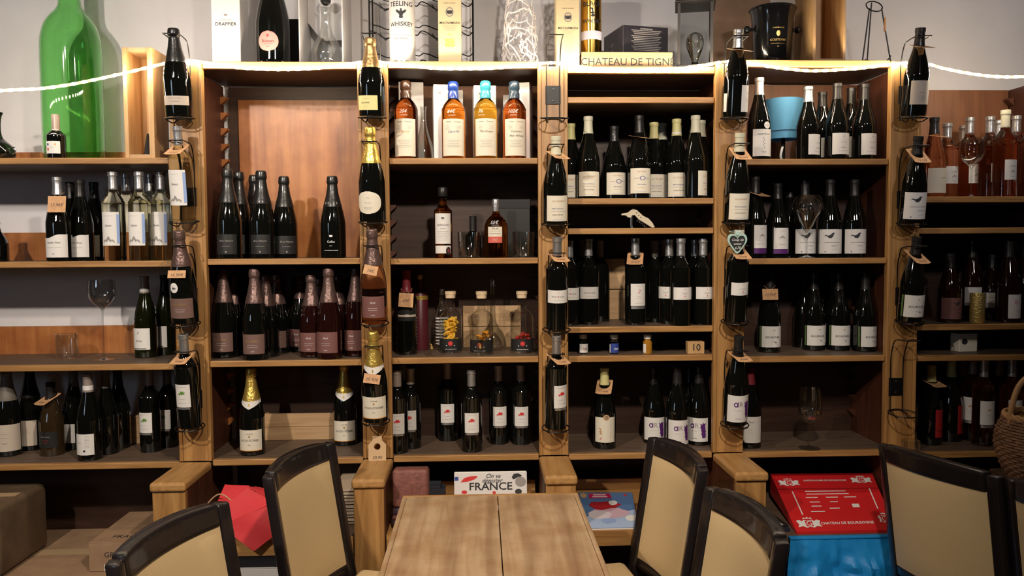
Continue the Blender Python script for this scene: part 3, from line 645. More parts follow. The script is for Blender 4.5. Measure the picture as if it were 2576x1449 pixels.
def row(k, y, rows, group):
    z = SZ[(k, y)]; out = []; its = []; above = [SZ[(k, q)] - .021 for q in BAYS[k][2] if q < y] + ([Z_TOP[k] - .025] if k in Z_TOP else [9]); gap = min(above) - z - .003
    for r in rows:
        kind, px, top, Y = r[:4]; rad = PROF[kind][0] if kind != 'jar' else .017
        if Y > 1: Y = atz(px, Y, z).y + rad     # given as the pixel row of the base
        its.append([px, min(.27, max(rad + .002, Y)), rad])
    for r, (x, Y) in zip(rows, settle(k, y, its)):
        kind, px, top, _, glass, cap, style, a, label = r[:9]
        opt = r[9] if len(r) > 9 else {}
        h = min(gap, opt.get('h') or at(px, top, Y).z - z)
        t = bottle(kind, h, glass, cap, style, label, (x, Y, z + .0006), group, a, capz=opt.get('capz'), name=opt.get('name', 'wine_bottle'), extra=opt.get('extra'))
        if 'tag' in opt: tag(t, opt['tag'][0], **opt['tag'][1])
        out.append(t)
    return out
GB, GG, GR = GLASS_BLACK, GLASS_GREEN, GLASS_BROWN
B, U, C = 'bdx', 'bgy', 'chp'
# bay 1
row(1, 397, [('mini', 141, 290, .033, GB, 'taupe', 'mini', -.1, 'small dark spirit bottle with pale label in front of the green demijohn')], None)
row(1, 657.5, [
 (U, 149, 446, .06, GB, 'silver', 'wave', 0, 'dark bottle with wavy white label wearing a square kraft price card', {'tag': ('square kraft price card hung on the wavy-label bottle on left shelf', dict(text='15,90€', kind='hang', zf=.80, w=.060, ln=.052, dx=.022, dz=-.014))}),
 (U, 181, 459, .17, GB, 'dark', None, 0, 'dark bottle standing behind the first two wavy-label bottles'),
 (U, 205, 453, .075, GB, 'dark', 'wave', -.1, 'second dark bottle with wavy white label, to the right of the carded one'),
 (U, 240, 459, .11, GB, 'dark', 'wave', -.35, 'third dark wavy-label bottle, partly hidden beside the pale wine bottles'),
 (B, 288, 433, .06, GLASS_WHITEWINE, 'silver', 'denis', 0, 'clear bottle of pale wine with white label, leftmost of the pale ones'),
 (B, 321, 439, .16, GLASS_WHITEWINE, 'silver', 'denis', 1.6, 'pale wine bottle behind the gap of the left two clear bottles'),
 (B, 354, 433, .07, GLASS_WHITEWINE, 'silver', 'denis', -.1, 'clear bottle of pale wine, middle one of the front three'),
 (B, 382, 439, .17, GLASS_WHITEWINE, 'silver', 'denis', 1.6, 'pale wine bottle behind the gap of the right two clear bottles'),
 (B, 409, 433, .07, GLASS_WHITEWINE, 'silver', 'denis', -.1, 'clear bottle of pale wine next to the first pine post'),
 (U, -12, 560, .12, GB, 'dark', None, 0, 'dark bottle cut by the left picture edge beside the wavy-label bottles')], 'bottles on the second shelf of the left bay')
row(1, 918, [
 (U, 368, 695, 897, GG, 'taupe', 'rosny', 0, 'olive bottle with white scribbled label on the shelf of the stemmed glass', {'extra': lambda t, p, h: link('cap_band', mesh('cap_band', lathe([(.0165, .80 * h), (.0180, .80 * h), (.0170, .845 * h), (.0160, .845 * h)], 24), WHITEP), t)}),
 (U, 418, 692, 889, GG, 'dark', 'rosny', -.25, 'olive bottle with turned label half hidden by the first post')], 'olive bottles beside the stemmed glass')
row(1, 1166.5, [
 (C, 22, 918, 1139, GB, 'grey', 'beige', .25, 'dark magnum with wide beige label at the bottom left'),
 (C, 80, 918, 1119, GB, 'dark', 'beige_p', 0, 'dark bottle with narrower beige label behind the bottom left magnum'),
 (U, 132, 962, 1149, GR, 'dark', 'slate', 0, 'brown tinted bottle with black label and tilted price card', {'tag': ('tilted kraft card on the brown bottle of the bottom left shelf', dict(text='9,90€', tilt=24, yaw=-28, zf=.80))}),
 (U, 203, 930, 1122, GB, 'grey', 'chapel_s', -.2, 'dark bottle behind the one with a two-tone cream capsule, to its left'),
 (U, 226, 940, 1150, GB, 'taupe', 'chapel', 0, 'dark bottle with two-tone cream capsule and white chapel label', {'extra': lambda t, p, h: link('cap_band', mesh('cap_band', lathe([(.0165, .78 * h), (.0180, .78 * h), (.0170, .865 * h), (.0160, .865 * h)], 24), WHITEP), t)}),
 (U, 270, 932, 1128, GB, 'grey', 'chapel_s', -.8, 'dark bottle with narrow turned label right of the two-tone capsule'),
 (U, 301, 925, 1112, GB, 'dark', None, 0, 'plain black bottle at the back in front of the small crate board'),
 (B, 380, 928, 1136, GB, 'taupe', 'green', -.15, 'dark bottle with pinkish capsule and white label with green leaf'),
 (B, 434, 926, 1121, GB, 'grey', 'green', -.1, 'dark green-leaf label bottle partly hidden by the first post')], 'bottles on the bottom shelf of the left bay')
# bay 2
row(2, 650.5, [
 (C, 549, 425, .06, GB, 'black', 'black', 0, 'black sparkling wine bottle, first from left under the plywood panel'),
 (C, 582, 437, .17, GB, 'black', None, 0, 'black sparkling bottle hidden behind the first and second ones'),
 (C, 604, 432, .06, GB, 'black', 'black', -.1, 'black sparkling wine bottle, second from left under the plywood panel'),
 (C, 642, 441, .17, GB, 'black', None, 0, 'black sparkling bottle peeking out behind the third one'),
 (C, 660, 430, .06, GB, 'black', 'black', 0, 'black sparkling wine bottle, third from left under the plywood panel'),
 (C, 717, 444, .10, GB, 'black', 'black', .3, 'black sparkling wine bottle, fourth one with its label in shade'),
 (C, 838, 443, .06, GB, 'black', 'white_band', 0, 'black sparkling bottle standing alone with white neck band and white print')], 'black sparkling bottles under the plywood panel')
row(2, 907, [
 (C, 553, 676, 902, GB, 'mauve', 'brown', 0, 'mauve-foiled sparkling bottle with brown label, far left of its shelf'),
 (C, 588, 690, 870, GB, 'mauve', None, 0, 'mauve-foiled bottle at the back behind the far left one'),
 (C, 647, 676, 902, GB, 'mauve', 'brown', 0, 'mauve-foiled sparkling bottle with brown gilt label, second in front'),
 (C, 672, 692, 872, GB, 'mauve', None, 0, 'mauve-foiled bottle at the back right of the second front one'),
 (C, 699, 690, 885, GB, 'mauve', 'brown', 0, 'mauve-foiled bottle set back in the middle of its shelf'),
 (C, 755, 694, 880, GB, 'mauve', 'rosebrown', -.3, 'rosy label sparkling bottle set back left of the reddish pair', {'capz': .70}),
 (C, 785, 690, 893, GLASS_ROSE_D, 'mauve', 'rosebrown', -.1, 'reddish sparkling bottle with rosy label and narrow gilt neck'),
 (C, 806, 700, 876, GB, 'mauve', None, 0, 'dark sparkling bottle hidden between the two reddish ones'),
 (C, 829, 674, 899, GLASS_ROSE_D, 'mauve', 'rosebrown', -.15, 'reddish sparkling bottle with large rosy label in front row'),
 (C, 853, 694, 874, GLASS_ROSE_D, 'mauve', None, 0, 'reddish bottle behind, bearing a small orange sticker', {'extra': lambda t, p, h: link('sticker', mesh('sticker', patch(p, .10 * h, .22 * h, .3, .15), mat('orange_sticker', (.80, .13, .02), .5)), t)}),
 (C, 897, 674, 898, GLASS_ROSE_D, 'mauve', 'rosebrown', -.3, 'mauve-foiled sparkling bottle touching the second post')], 'mauve-foiled sparkling bottles')
row(2, 1154.5, [
 (C, 635, 926, 1148, GB, 'gold', 'cream', 0, 'gold-foiled champagne bottle with cream label on left of bottom shelf'),
 (C, 869, 890, 1123, GB, 'gold', 'cream', .05, 'gold-foiled champagne bottle in shade beside the second post', {'h': .312})], 'gold-foiled champagne on the bottom shelf')
# bay 3
WL = lambda n, x: [('t', n[0], .0, .66 if len(n) > 1 else .58, .0105, n[-1], .4)] + ([('t', n[1], .002, .54, .0105, n[-1], .4)] if len(n) > 2 else [])
for nm, w in (('w1', ('Clearach', 'o')), ('w2', ('Cap-à-Pie', 'b')), ('w3', ('The Unique', 'k')), ('w4', ('Couvreur', 'Malt Whisky', 'k'))):
    ST[nm] = [('label', 'rect', .035, .51, 1.05, CREAMP, ST['whisky'][0][6] + WL(w, 0), 0)]
def yr(s, off=0):
    def f(t, p, h):
        g = join(wrap(text2(s, .017, .3), p, .605 * h, -.008 + off, 0, .0012), wrap(rect2(.026, .001, 4), p, .555 * h, -.004 + off, 0, .0012))
        link('lettering', mesh('lettering', g, INKS['w']), t, None, 'white handwritten number')
    return f
row(3, 397.5, [
 ('whi', 1022, 206, .07, GLASS_RED, 'brown', 'w1', -.1, 'copper whisky bottle with dark brown wax stopper on top shelf', {'extra': yr('204'), 'name': 'whisky_bottle'}),
 ('whi', 1141, 208, .06, GLASS_AMBER, 'blue', 'w2', .02, 'amber whisky bottle with royal blue wax stopper', {'extra': yr('84€'), 'name': 'whisky_bottle'}),
 ('whi', 1222, 207, .06, GLASS_GOLD, 'teal', 'w3', .02, 'golden whisky bottle with turquoise wax stopper', {'extra': yr('76', -.012), 'name': 'whisky_bottle'}),
 ('whi', 1294, 208, .06, GLASS_RED, 'slate', 'w4', .1, 'red-brown whisky bottle with dark slate wax and handwritten 102€', {'extra': yr('102€'), 'name': 'whisky_bottle'})], 'labelled whisky bottles on the top shelf')
row(3, 649.5, [
 ('sqr', 1115, 472, .07, GLASS_AMBER, 'dark', 'glen', 0, 'tall whisky bottle with long white label beside the tumbler', {'name': 'whisky_bottle', 'extra': yr('112€')}),
 ('mini', 1190, 545, .16, GB, 'dark', None, 0, 'small black bottle behind the left whisky tumbler', {'name': 'spirit_bottle'}),
 ('flask', 1248, 503, .07, GLASS_AMBER, 'silver', 'gelas', 0, 'amber armagnac flask with cream and coral label', {'name': 'spirit_bottle', 'extra': yr('55€')})], None)
row(3, 899, [
 (B, 1024, 680, 893, GB, 'red', 'port', .1, 'dark port bottle marked 20 with a square 69 euro card', {'name': 'port_bottle', 'capz': .74, 'tag': ('square pale price card reading 69 euros', dict(text='69€', kind='hang', zf=.76, w=.052, ln=.046, yaw=4, dx=.004, dz=-.012))}),
 ('rum', 1134, 733, 889, GLASS_THIN, 'cork', 'rum', 0, 'corked bottle of rum filled with yellow fruit slices', {'name': 'rum_bottle'}),
 ('rum', 1212, 733, .092, GLASS_THIN, 'cork', 'rum', -.2, 'corked bottle of rum with few orange slices behind a shot glass', {'name': 'rum_bottle'}),
 ('rum', 1313, 733, 890, GLASS_THIN, 'cork', 'rum', 0, 'corked bottle of rum with red berries', {'name': 'rum_bottle'})], None)
row(3, 1145.5, [
 (B, 1001, 931, 1142, GB, 'taupe', 'redl', .05, 'red-leaf label bottle half hidden by the second post'),
 (B, 1014, 917, 1112, GB, 'grey', None, 0, 'dark bottle at the back between the left two red-leaf bottles'),
 (B, 1034, 926, 1131, GB, 'taupe', 'redl', -.1, 'second red-leaf label bottle from the left on its shelf'),
 (B, 1127, 914, 1111, GB, 'taupe', 'redl', 0, 'red-leaf label bottle standing furthest back, left of centre'),
 (B, 1187, 930, 1139, GB, 'silver', 'redl', .02, 'silver-capped red-leaf label bottle nearest the shelf edge'),
 (B, 1255, 919, 1119, GB, 'taupe', 'redl', .1, 'red-leaf label bottle, second from the right'),
 (B, 1311, 918, 1120, GB, 'taupe', 'redl', 0, 'red-leaf label bottle furthest right, near the middle post')], 'red-leaf label bottles on the bottom shelf')
# bay 4
row(4, 498.5, [
 (U, 1436, 312, .14, GB, 'yellow', 'jura', -.3, 'straw-capped bottle half hidden by the middle post'),
 (U, 1480, 294, .06, GB, 'cream', 'jura', -.05, 'cream-capped bottle with cream label, leftmost in its front row'),
 (U, 1545, 318, .10, GB, 'black', 'ring', .15, 'black-capped bottle with ringed label left of the carded one'),
 (U, 1608, 291, .06, GB, 'dark', 'ring', 0, 'ringed-label bottle with price card tilted on its neck', {'tag': ('kraft card tilted on the ringed-label bottle', dict(text='19,00€', tilt=12, yaw=32, zf=.745))}),
 (U, 1652, 309, .13, GB, 'yellow', 'jura', .1, 'straw-capped bottle just right of the carded ringed-label one'),
 (U, 1676, 318, .22, GB, 'dark', None, 0, 'dark-capped bottle at the back right of the straw-capped one'),
 (U, 1697, 311, .17, GB, 'cream', None, 0, 'cream-capped bottle at the back left of the two-tone capped one'),
 (U, 1712, 300, .07, GB, 'yellow', 'jura', 0, 'two-tone capped bottle with cream label right of centre', {'extra': lambda t, p, h: link('cap_band', mesh('cap_band', lathe([(.0165, .79 * h), (.0180, .79 * h), (.0172, .835 * h), (.0160, .835 * h)], 24), WHITEP), t)}),
 (U, 1731, 320, .22, GB, 'grey', None, 0, 'grey-capped bottle deep behind the two-tone capped one'),
 (U, 1749, 313, .16, GB, 'cream', 'jura', -.1, 'cream-capped bottle set back between the two right front ones'),
 (U, 1762, 304, .12, GB, 'cream', None, 0, 'cream-capped bottle just behind the rightmost front one'),
 (U, 1785, 291, .06, GB, 'cream', 'jura', 1.0, 'cream-capped bottle with label turned away beside the fourth post')], 'burgundy-shaped bottles above the corkscrew')
row(4, 821.5, [
 (B, 1432, 606, .10, GB, 'silver', 'pinot', 0, 'dark bottle mostly hidden by the middle post on the pinot shelf'),
 (B, 1461, 604, 806, GB, 'grey', None, 0, 'dark bottle at the back left of the left front pinot bottle'),
 (B, 1481, 601, 817, GB, 'silver', 'pinot', -.05, 'silver-capped dark bottle with wide low white label on left side'),
 (B, 1509, 606, 805, GB, 'taupe', None, 0, 'dark bottle at the back right of the left front pinot bottle'),
 (B, 1598, 600, 818, GB, 'silver', 'redtwo', .05, 'dark bottle with red figure label and hanging card in mid shelf', {'tag': ('kraft card tilted on the bottle with red figure label', dict(text='10,90€', tilt=32, yaw=-14, zf=.79))}),
 (B, 1652, 606, 800, GB, 'grey', None, 0, 'dark bottle far back just right of the yellow strip'),
 (B, 1669, 605, 806, GB, 'taupe', 'syrah', -.6, 'dark taupe-capped bottle behind the right group'),
 (B, 1683, 602, 812, GB, 'silver', 'syrah', -.7, 'silver-capped bottle with turned label left in the right group'),
 (B, 1712, 600, 819, GB, 'silver', 'syrah', 0, 'silver-capped bottle with white label in front of the right group'),
 (B, 1741, 606, 800, GB, 'grey', None, 0, 'dark bottle far back between the two right front bottles'),
 (B, 1757, 603, 808, GB, 'silver', None, 0, 'silver-capped bottle right behind the rightmost front bottle'),
 (B, 1770, 600, 819, GB, 'silver', 'syrah', 0, 'rightmost silver-capped bottle with white label near the fourth post')], 'bordeaux-shaped bottles above the mini jars')
row(4, 894.5, [
 ('jar', 1467, 842, 891, GB, 'white', 'jarw', 0, 'mini jar with white and red label under the pinot bottles', {'name': 'mini_jar'}),
 ('jar', 1545, 842, 891, GLASS_CLEAR, 'white', 'jarb', 0, 'mini jar with blue label lettered EOF', {'name': 'mini_jar'}),
 ('jar', 1629, 842, 891, mat('honey_liquid', (.38, .17, .02), .08, coat=.6), 'white', 'jarh', 0, 'mini jar half filled with honey-coloured liquid', {'name': 'mini_jar'})], 'mini sample jars')
row(4, 1140, [
 (U, 1521, 926, 1131, GB, 'yellow', 'sanc', 0, 'straw-capped white-label bottle with vertical lettering on bottom shelf', {'tag': ('kraft card on the straw-capped bottle of the bottom shelf', dict(text='17,90€', tilt=30, yaw=-16, zf=.79))}),
 (U, 1645, 926, 1118, GB, 'dark', 'ar', -.1, 'purple-splash label bottle, leftmost of its trio'),
 (U, 1703, 923, 1130, GB, 'dark', 'ar', .05, 'purple-splash label bottle in front at the middle of the trio'),
 (U, 1728, 926, 1092, GB, 'dark', None, 0, 'dark bottle hidden behind the right purple-splash bottles'),
 (U, 1760, 922, 1122, GB, 'dark', 'ar', -.5, 'purple-splash label bottle on the right next to the fourth post')], 'purple-splash label bottles')
# bay 5
row(5, 399.5, [
 (U, 1909, 197, .06, GB, 'silver', 'isabelle', 0, 'silver-capped bottle with white label and round sticker left of lampshade'),
 (U, 2032, 219, .06, GB, 'silver', 'burgr', .45, 'silver-capped bottle with turned white label right of the lampshade'),
 (U, 2068, 233, .15, GB, 'dark', 'burgr', .3, 'dark-capped bottle set back right of the lampshade bottle'),
 (U, 2105, 211, .06, GB, 'dark', 'burgr', 0, 'front bottle with full white label in the middle of right group'),
 (U, 2140, 222, .15, GB, 'dark', 'burgr', -.2, 'dark-capped bottle set back between the two right front bottles'),
 (U, 2174, 212, .08, GB, 'dark', 'burgr', .1, 'rightmost front bottle with white label near the fifth post')], 'white-label bottles beside the lampshade')
row(5, 649.5, [
 (U, 1899, 444, .10, GB, 'dark', 'purple', .35, 'purple-banded label bottle with price card, behind the heart slate post', {'tag': ('kraft card on the purple-banded bottle in the dark shelf', dict(text='11,50€', tilt=18, yaw=28, zf=.80))}),
 (U, 1955, 462, .12, GB, 'black', 'purple', .1, 'purple-banded label bottle without card'),
 (U, 1985, 458, .20, GB, 'dark', None, 0, 'black bottle in the dark behind the balloon glass, left side'),
 (U, 2024, 452, .175, GB, 'dark', 'birdy', 0, 'bird-label bottle standing behind the balloon glass'),
 (U, 2087, 452, .10, GB, 'dark', 'birdy', -.15, 'bird-label bottle, middle of the three on its shelf'),
 (U, 2148, 452, .09, GB, 'dark', 'birdy', 0, 'bird-label bottle furthest right on its shelf')], 'bird-label bottles')
row(5, 896, [
 (U, 1935, 682, 888, GB, 'dark', 'bourg', .05, 'dark bottle with white label and square card below the bird bottles', {'tag': ('square kraft card on the dark bottle below the bird labels', dict(text='10,90€', kind='hang', zf=.80, w=.058, ln=.036, dx=-.016, dz=-.008))}),
 (U, 2022, 690, 868, GB, 'dark', None, 0, 'dark bottle behind, left of the pair with green-edged labels'),
 (U, 2047, 688, 880, GB, 'dark', 'bourg', .1, 'dark bottle with green-edged white label, left of three'),
 (U, 2090, 690, 868, GB, 'dark', 'bourg', -.6, 'dark bottle hidden behind the middle green-edged label'),
 (U, 2109, 688, 883, GB, 'dark', 'bourg', .05, 'dark bottle with green-edged white label, middle of three'),
 (U, 2186, 688, 886, GB, 'dark', 'bourg', .35, 'dark bottle with green-edged white label, right of three')], 'dark bottles above the empty wine glass')
row(5, 1135, [(U, 1886, 925, 1129, GB, 'red', 'chin', 0, 'dark bottle with plain white label left of the empty wine glass')], None)
# bay 6
row(6, 494.5, [
 (U, 2348, 296, .06, GLASS_ROSE, 'black', 'rosec', .05, 'orange rosé bottle with black capsule and cream label', {'tag': ('kraft card lying on the black-capped rosé bottle', dict(text='13,90€', tilt=12, yaw=15, zf=.775))}),
 (B, 2381, 311, .12, GLASS_ROSE, 'silver', 'rosew', .1, 'silver-capped rosé bottle right of the black-capped one'),
 (B, 2421, 316, .18, GLASS_ROSE, 'silver', None, 0, 'rosé bottle at the back left of the balloon glass'),
 (B, 2437, 296, .12, GLASS_ROSE, 'silver', 'rosew', .1, 'rosé bottle standing behind the balloon glass'),
 (B, 2488, 294, .09, GLASS_ROSE, 'silver', 'rosew', .25, 'rosé bottle just right of the balloon glass'),
 (B, 2510, 303, .18, GLASS_ROSE, 'silver', None, 0, 'rosé bottle at the back between two right ones'),
 (B, 2526, 278, .06, GLASS_ROSE, 'cream', 'rosew', .1, 'tall cream-capped rosé bottle in front at right'),
 (B, 2554, 292, .09, GLASS_ROSE, 'silver', 'rosew', .35, 'rosé bottle second from the right picture edge'),
 (B, 2592, 285, .07, GLASS_ROSE, 'silver', 'rosew', .1, 'rosé bottle cut by the right picture edge')], 'rosé bottles on the right')
row(6, 816, [
 (U, 2388, 638, .10, GLASS_ROSE_D, 'dark', 'birdsl', 0, 'dark rosé bottle with pinkish bird label'),
 (U, 2444, 606, .16, GLASS_ROSE_D, 'dark', 'rosew', -.5, 'dark rosé bottle behind the gold textured tumbler'),
 (U, 2495, 640, .17, GLASS_ROSE_D, 'dark', 'rosew', -.6, 'dark rosé bottle set back right of the gold tumbler'),
 (U, 2535, 604, .09, GLASS_ROSE_D, 'dark', 'rose_o', .05, 'dark bottle with red ring label near the right edge'),
 (U, 2578, 604, .09, GLASS_ROSE_D, 'dark', 'rose_o', .0, 'dark red ring label bottle cut by the right picture edge')], 'dark rosé bottles in the right bay')
row(6, 1137, [
 (U, 2340, 918, 1122, GB, 'yellow', 'redpaint', .0, 'straw-capped dark bottle with crimson painted label and card', {'tag': ('kraft card on the straw-capped crimson-label bottle', dict(text='8,90€', tilt=15, yaw=12, zf=.79))}),
 (U, 2355, 905, 1095, GB, 'dark', None, 0, 'dark bottle behind the straw-capped crimson-label bottle'),
 (U, 2390, 905, 1110, GB, 'yellow', 'redpaint', .2, 'second crimson-label bottle without a card'),
 (U, 2418, 905, 1092, GB, 'taupe', None, 0, 'dark bottle at the back between crimson and rosé bottles'),
 (B, 2444, 900, 1100, GLASS_ROSE, 'taupe', 'rose_r', -.7, 'rosé bottle set back left of the white-label rosé'),
 (B, 2472, 905, 1122, GLASS_ROSE, 'silver', 'rose_r', 0, 'rosé bottle with white and rust label beside the basket'),
 (B, 2508, 905, 1100, GLASS_ROSE, 'taupe', None, 0, 'rosé bottle set back behind the basket handle'),
 (B, 2542, 905, 1120, GLASS_ROSE, 'silver', 'rose_r', 0, 'rosé bottle mostly hidden by the basket')], 'bottles on the bottom shelf of the right bay')

# ------------------------------------------------------------------ wire holders on the posts and their bottles
TILT = 7.0
def holder_parts(t):
    Rt = R(TILT, 'X')
    ring = [tuple(Rt @ Vector(p)) for p in circle(.0475, 0, 32)]
    part('base_ring', tube(ring, .0022, 6, True), MET_BLK, t, True)
    low = [tube([tuple(Rt @ Vector(q)) for q in smooth_path([(sx * .0475 * .72, -.033, -.002), (sx * .026, -.012, -.013), (sx * .022, .012, -.013), (sx * .023, .041, .0)], 5)], .002, 6) for sx in (-1, 1)]
    for lw in low: part('base_wire', lw, MET_BLK, t, True)
    for sx in (-1, 1):
        part('upright_wire', tube(smooth_path([(sx * .0225, .0445, -.004), (sx * .0225, .0455, .03), (sx * .0225, .0455, .13), (sx * .0235, .042, .20), (sx * .0248, .020, .252), (sx * .0248, -.010, .262), (sx * .0245, -.058, .264), (sx * .0240, -.0595, .264)], 5), .0021, 6), MET_BLK, t, True)
    part('neck_bar', tube([(-.0245, -.0595, .264), (.0245, -.0595, .264)], .0021, 6), MET_BLK, t)
    pl = part('back_plate', box(-.0265, .0265, .0478, .0505, .055, .118, .001), MET_BLK, t)
    for zz in (.066, .106): part('screw', xf(lathe([(0, .0), (.004, 0), (.0032, .0015), (0, .0022)], 12), T(0, .0478, zz) @ R(90, 'X')), STEEL, pl)
H0 = None
HY = -.0565
def holder(post, px, by, label):
    global H0
    p = at(px, by - 3, HY)
    if H0 is None:
        H0 = thing('bottle_holder', label, 'wine holder', p, group='black wire bottle holders'); holder_parts(H0); return H0
    return dup(H0, p, label=label)
def held(px0, top, px1, base, kind, glass, cap, style, label, a=0, tg=None, cz=None):
    p = at(px1, base - 4, HY); q = at(px0, top, HY - .033)
    h = (q.z - p.z) / cos(radians(TILT))
    t = bottle(kind, h, glass, cap, style, label, (p.x, p.y, p.z + .0032), 'bottles hung on the posts', a, tilt=TILT, capz=cz)
    if tg: bpy.context.view_layer.update(); tag(t, tg[0], **tg[1])
N4 = ('topmost', 'second', 'third', 'lowest')
PN = {1: 'first post from the left', 2: 'second post', 3: 'middle post', 4: 'fourth post', 5: 'rightmost post'}
HELD = {
 1: [(433, 74, 452, 301, C, GB, 'black', 'drap', 'black-foiled bottle with grey label hung highest on the first post', .1, None),
     (442, 320, 463, 561, B, GLASS_WHITEWINE, 'silver', 'denis', 'clear pale wine bottle hung on the first post', -.15, ('kraft card folded round the clear bottle on the first post', dict(text='12,50€', tilt=30, yaw=-10, zf=.775))),
     (453, 582, 467, 817, C, GB, 'mauve', 'brownsticker', 'hung sparkling bottle with round white sticker and brown label', 0, ('kraft card in front of the stickered sparkling bottle on first post', dict(text='16,50€', kind='front', zf=.56, w=.058, ln=.022))),
     (461, 842, 478, 1077, B, GB, 'silver', 'green', 'green-leaf label bottle hung lowest on the first post', -.1, ('kraft card tilted on the lowest bottle of the first post', dict(text='9,90€', tilt=25, yaw=-12, zf=.77)))],
 2: [(928, 97, 937, 299, C, GB, 'bronze', 'yellow', 'bronze-foiled bottle with pale yellow label hung on the second post', -.1, None),
     (938, 322, 938, 562, C, GB, 'gold', 'oval', 'gold-foiled bottle with rounded cream label hung on the second post', -.1, None),
     (938, 578, 943, 816, C, GLASS_ROSE, 'mauve', 'rosebrown', 'pink sparkling bottle with rosy label hung on the second post', 0, ('small kraft card leaning on the pink sparkling bottle', dict(text='18€', kind='front', zf=.60, w=.046, ln=.028, yaw=12))),
     (940, 835, 945, 1062, C, GB, 'gold', 'cream', 'gold-foiled champagne with cream label hung lowest on the second post', 0, ('kraft card on the hung gold-foiled champagne with cream label', dict(text='39,90€', kind='front', zf=.53, w=.055, ln=.028, yaw=8)))],
 3: [None,
     (1388, 345, 1397, 567, U, GB, 'cream', 'jura', 'cream-capped burgundy bottle hung on the middle post', .15, ('kraft card tilted right on the cream-capped bottle of middle post', dict(text='20,00€', tilt=24, yaw=26, zf=.80))),
     (1398, 599, 1400, 832, B, GB, 'silver', 'pinot', 'hung bottle with wide pinot label on the middle post', 0, ('kraft card tilted on the hung pinot bottle', dict(text='7,90€', tilt=22, yaw=18, zf=.80))),
     (1389, 846, 1398, 1079, B, GB, 'silver', 'redl', 'red-leaf label bottle hung lowest on the middle post', .45, ('kraft card tilted on the hung red-leaf bottle', dict(text='7,50€', tilt=22, yaw=30, zf=.77)))],
 4: [(1858, 77, 1848, 301, U, GB, 'silver', 'turned', 'silver-capped bottle with label turned right hung highest on fourth post', .0, ('weathered kraft card on the highest bottle of the fourth post', dict(text='24€', tilt=15, yaw=24, zf=.77))),
     (1846, 337, 1851, 563, U, GB, 'cream', 'jura', 'cream-capped bottle with cream label hung on the fourth post', .08, ('kraft card on the hung cream-capped bottle of the fourth post', dict(text='20,00€', tilt=35, yaw=6, zf=.79))),
     (1850, 581, 1849, 812, B, GB, 'white', 'syrah', 'bottle carrying the heart slate hung on the fourth post', .15, ('kraft card just below the heart slate', dict(text='6,70€', tilt=30, yaw=8, zf=.77))),
     (1839, 847, 1848, 1070, U, GB, 'dark', 'ar', 'purple-splash label bottle hung lowest on the fourth post', .1, ('kraft card on the hung purple-splash bottle', dict(text='8,50€', tilt=20, yaw=15, zf=.79)))],
 5: [(2305, 73, 2297, 299, U, GB, 'dark', 'dusty', 'dark-capped bottle with dusty grey label hung on rightmost post', .05, ('kraft card on the dusty-label bottle at the top right', dict(text='19€', tilt=20, yaw=5, zf=.80))),
     (2296, 345, 2292, 566, U, GB, 'dark', 'birdy', 'bird-label bottle hung on the rightmost post', .05, ('kraft card on the hung bird-label bottle', dict(text='12,10€', tilt=40, yaw=2, zf=.80))),
     (2300, 598, 2288, 812, U, GB, 'dark', 'bourg', 'white-label bottle hung third on the rightmost post', .05, ('kraft card on the third bottle of the rightmost post', dict(text='10,90€', tilt=35, yaw=12, zf=.79))),
     None]}
EMPTY = {3: (1395, 300, 'empty wire holder with bare back plate at the top of the middle post'), 5: (2271, 1043, 'empty wire holder near the foot of the rightmost post')}
for k, lst in HELD.items():
    for i, h in enumerate(lst):
        if h is None:
            e = EMPTY[k]; holder(k, e[0], e[1], e[2]); continue
        holder(k, h[2], h[3], 'wire holder carrying the %s bottle of the %s' % (N4[i], PN[k]))
        held(*h[:9], a=h[9], tg=h[10])
# ------------------------------------------------------------------ rope light
LEDM = mat('led_emitter', (1.0, .83, .60), .4, emit=LED_STRENGTH, ecol=(1.0, .82, .58))
ROPEM = mat('milky_light_hose', (.55, .47, .36), .35, alpha=.22)
ROPE = [(-60, 232), (0, 228), (60, 225), (110, 222), (175, 213), (250, 198), (330, 180), (400, 163), (440, 156), (490, 154), (560, 165), (620, 172), (700, 175), (780, 173), (850, 166), (905, 157), (940, 156), (975, 158), (1040, 166), (1100, 172), (1200, 173), (1290, 168), (1350, 161), (1392, 158), (1430, 163), (1500, 173), (1600, 177), (1700, 173), (1770, 164), (1810, 157), (1850, 155), (1890, 159), (1950, 170), (2020, 177), (2060, 178), (2150, 173), (2220, 165), (2260, 160), (2300, 157), (2335, 161), (2370, 171), (2440, 185), (2510, 193), (2576, 193), (2640, 190)]
rp = smooth_path([at(x, y, -.0218) for x, y in ROPE], 6)
t = thing('rope_light', 'glowing rope light of small warm lamps draped along the shelf tops', 'rope light', rp[0])
rl = [p - rp[0] for p in rp]
part('hose', tube(rl, .0052, 8), ROPEM, t, True)
bm = bmesh.new(); bmesh.ops.create_icosphere(bm, subdivisions=1, radius=.0052); lm = mesh('led', _bmgeo(bm), LEDM, True)
acc = 0.0; step = .0345; nxt = .01
for q0, q1 in zip(rl, rl[1:]):
    L = (q1 - q0).length
    while acc + L >= nxt:
        link('led', lm, t, Matrix.Translation(q0.lerp(q1, (nxt - acc) / L))); nxt += step
    acc += L

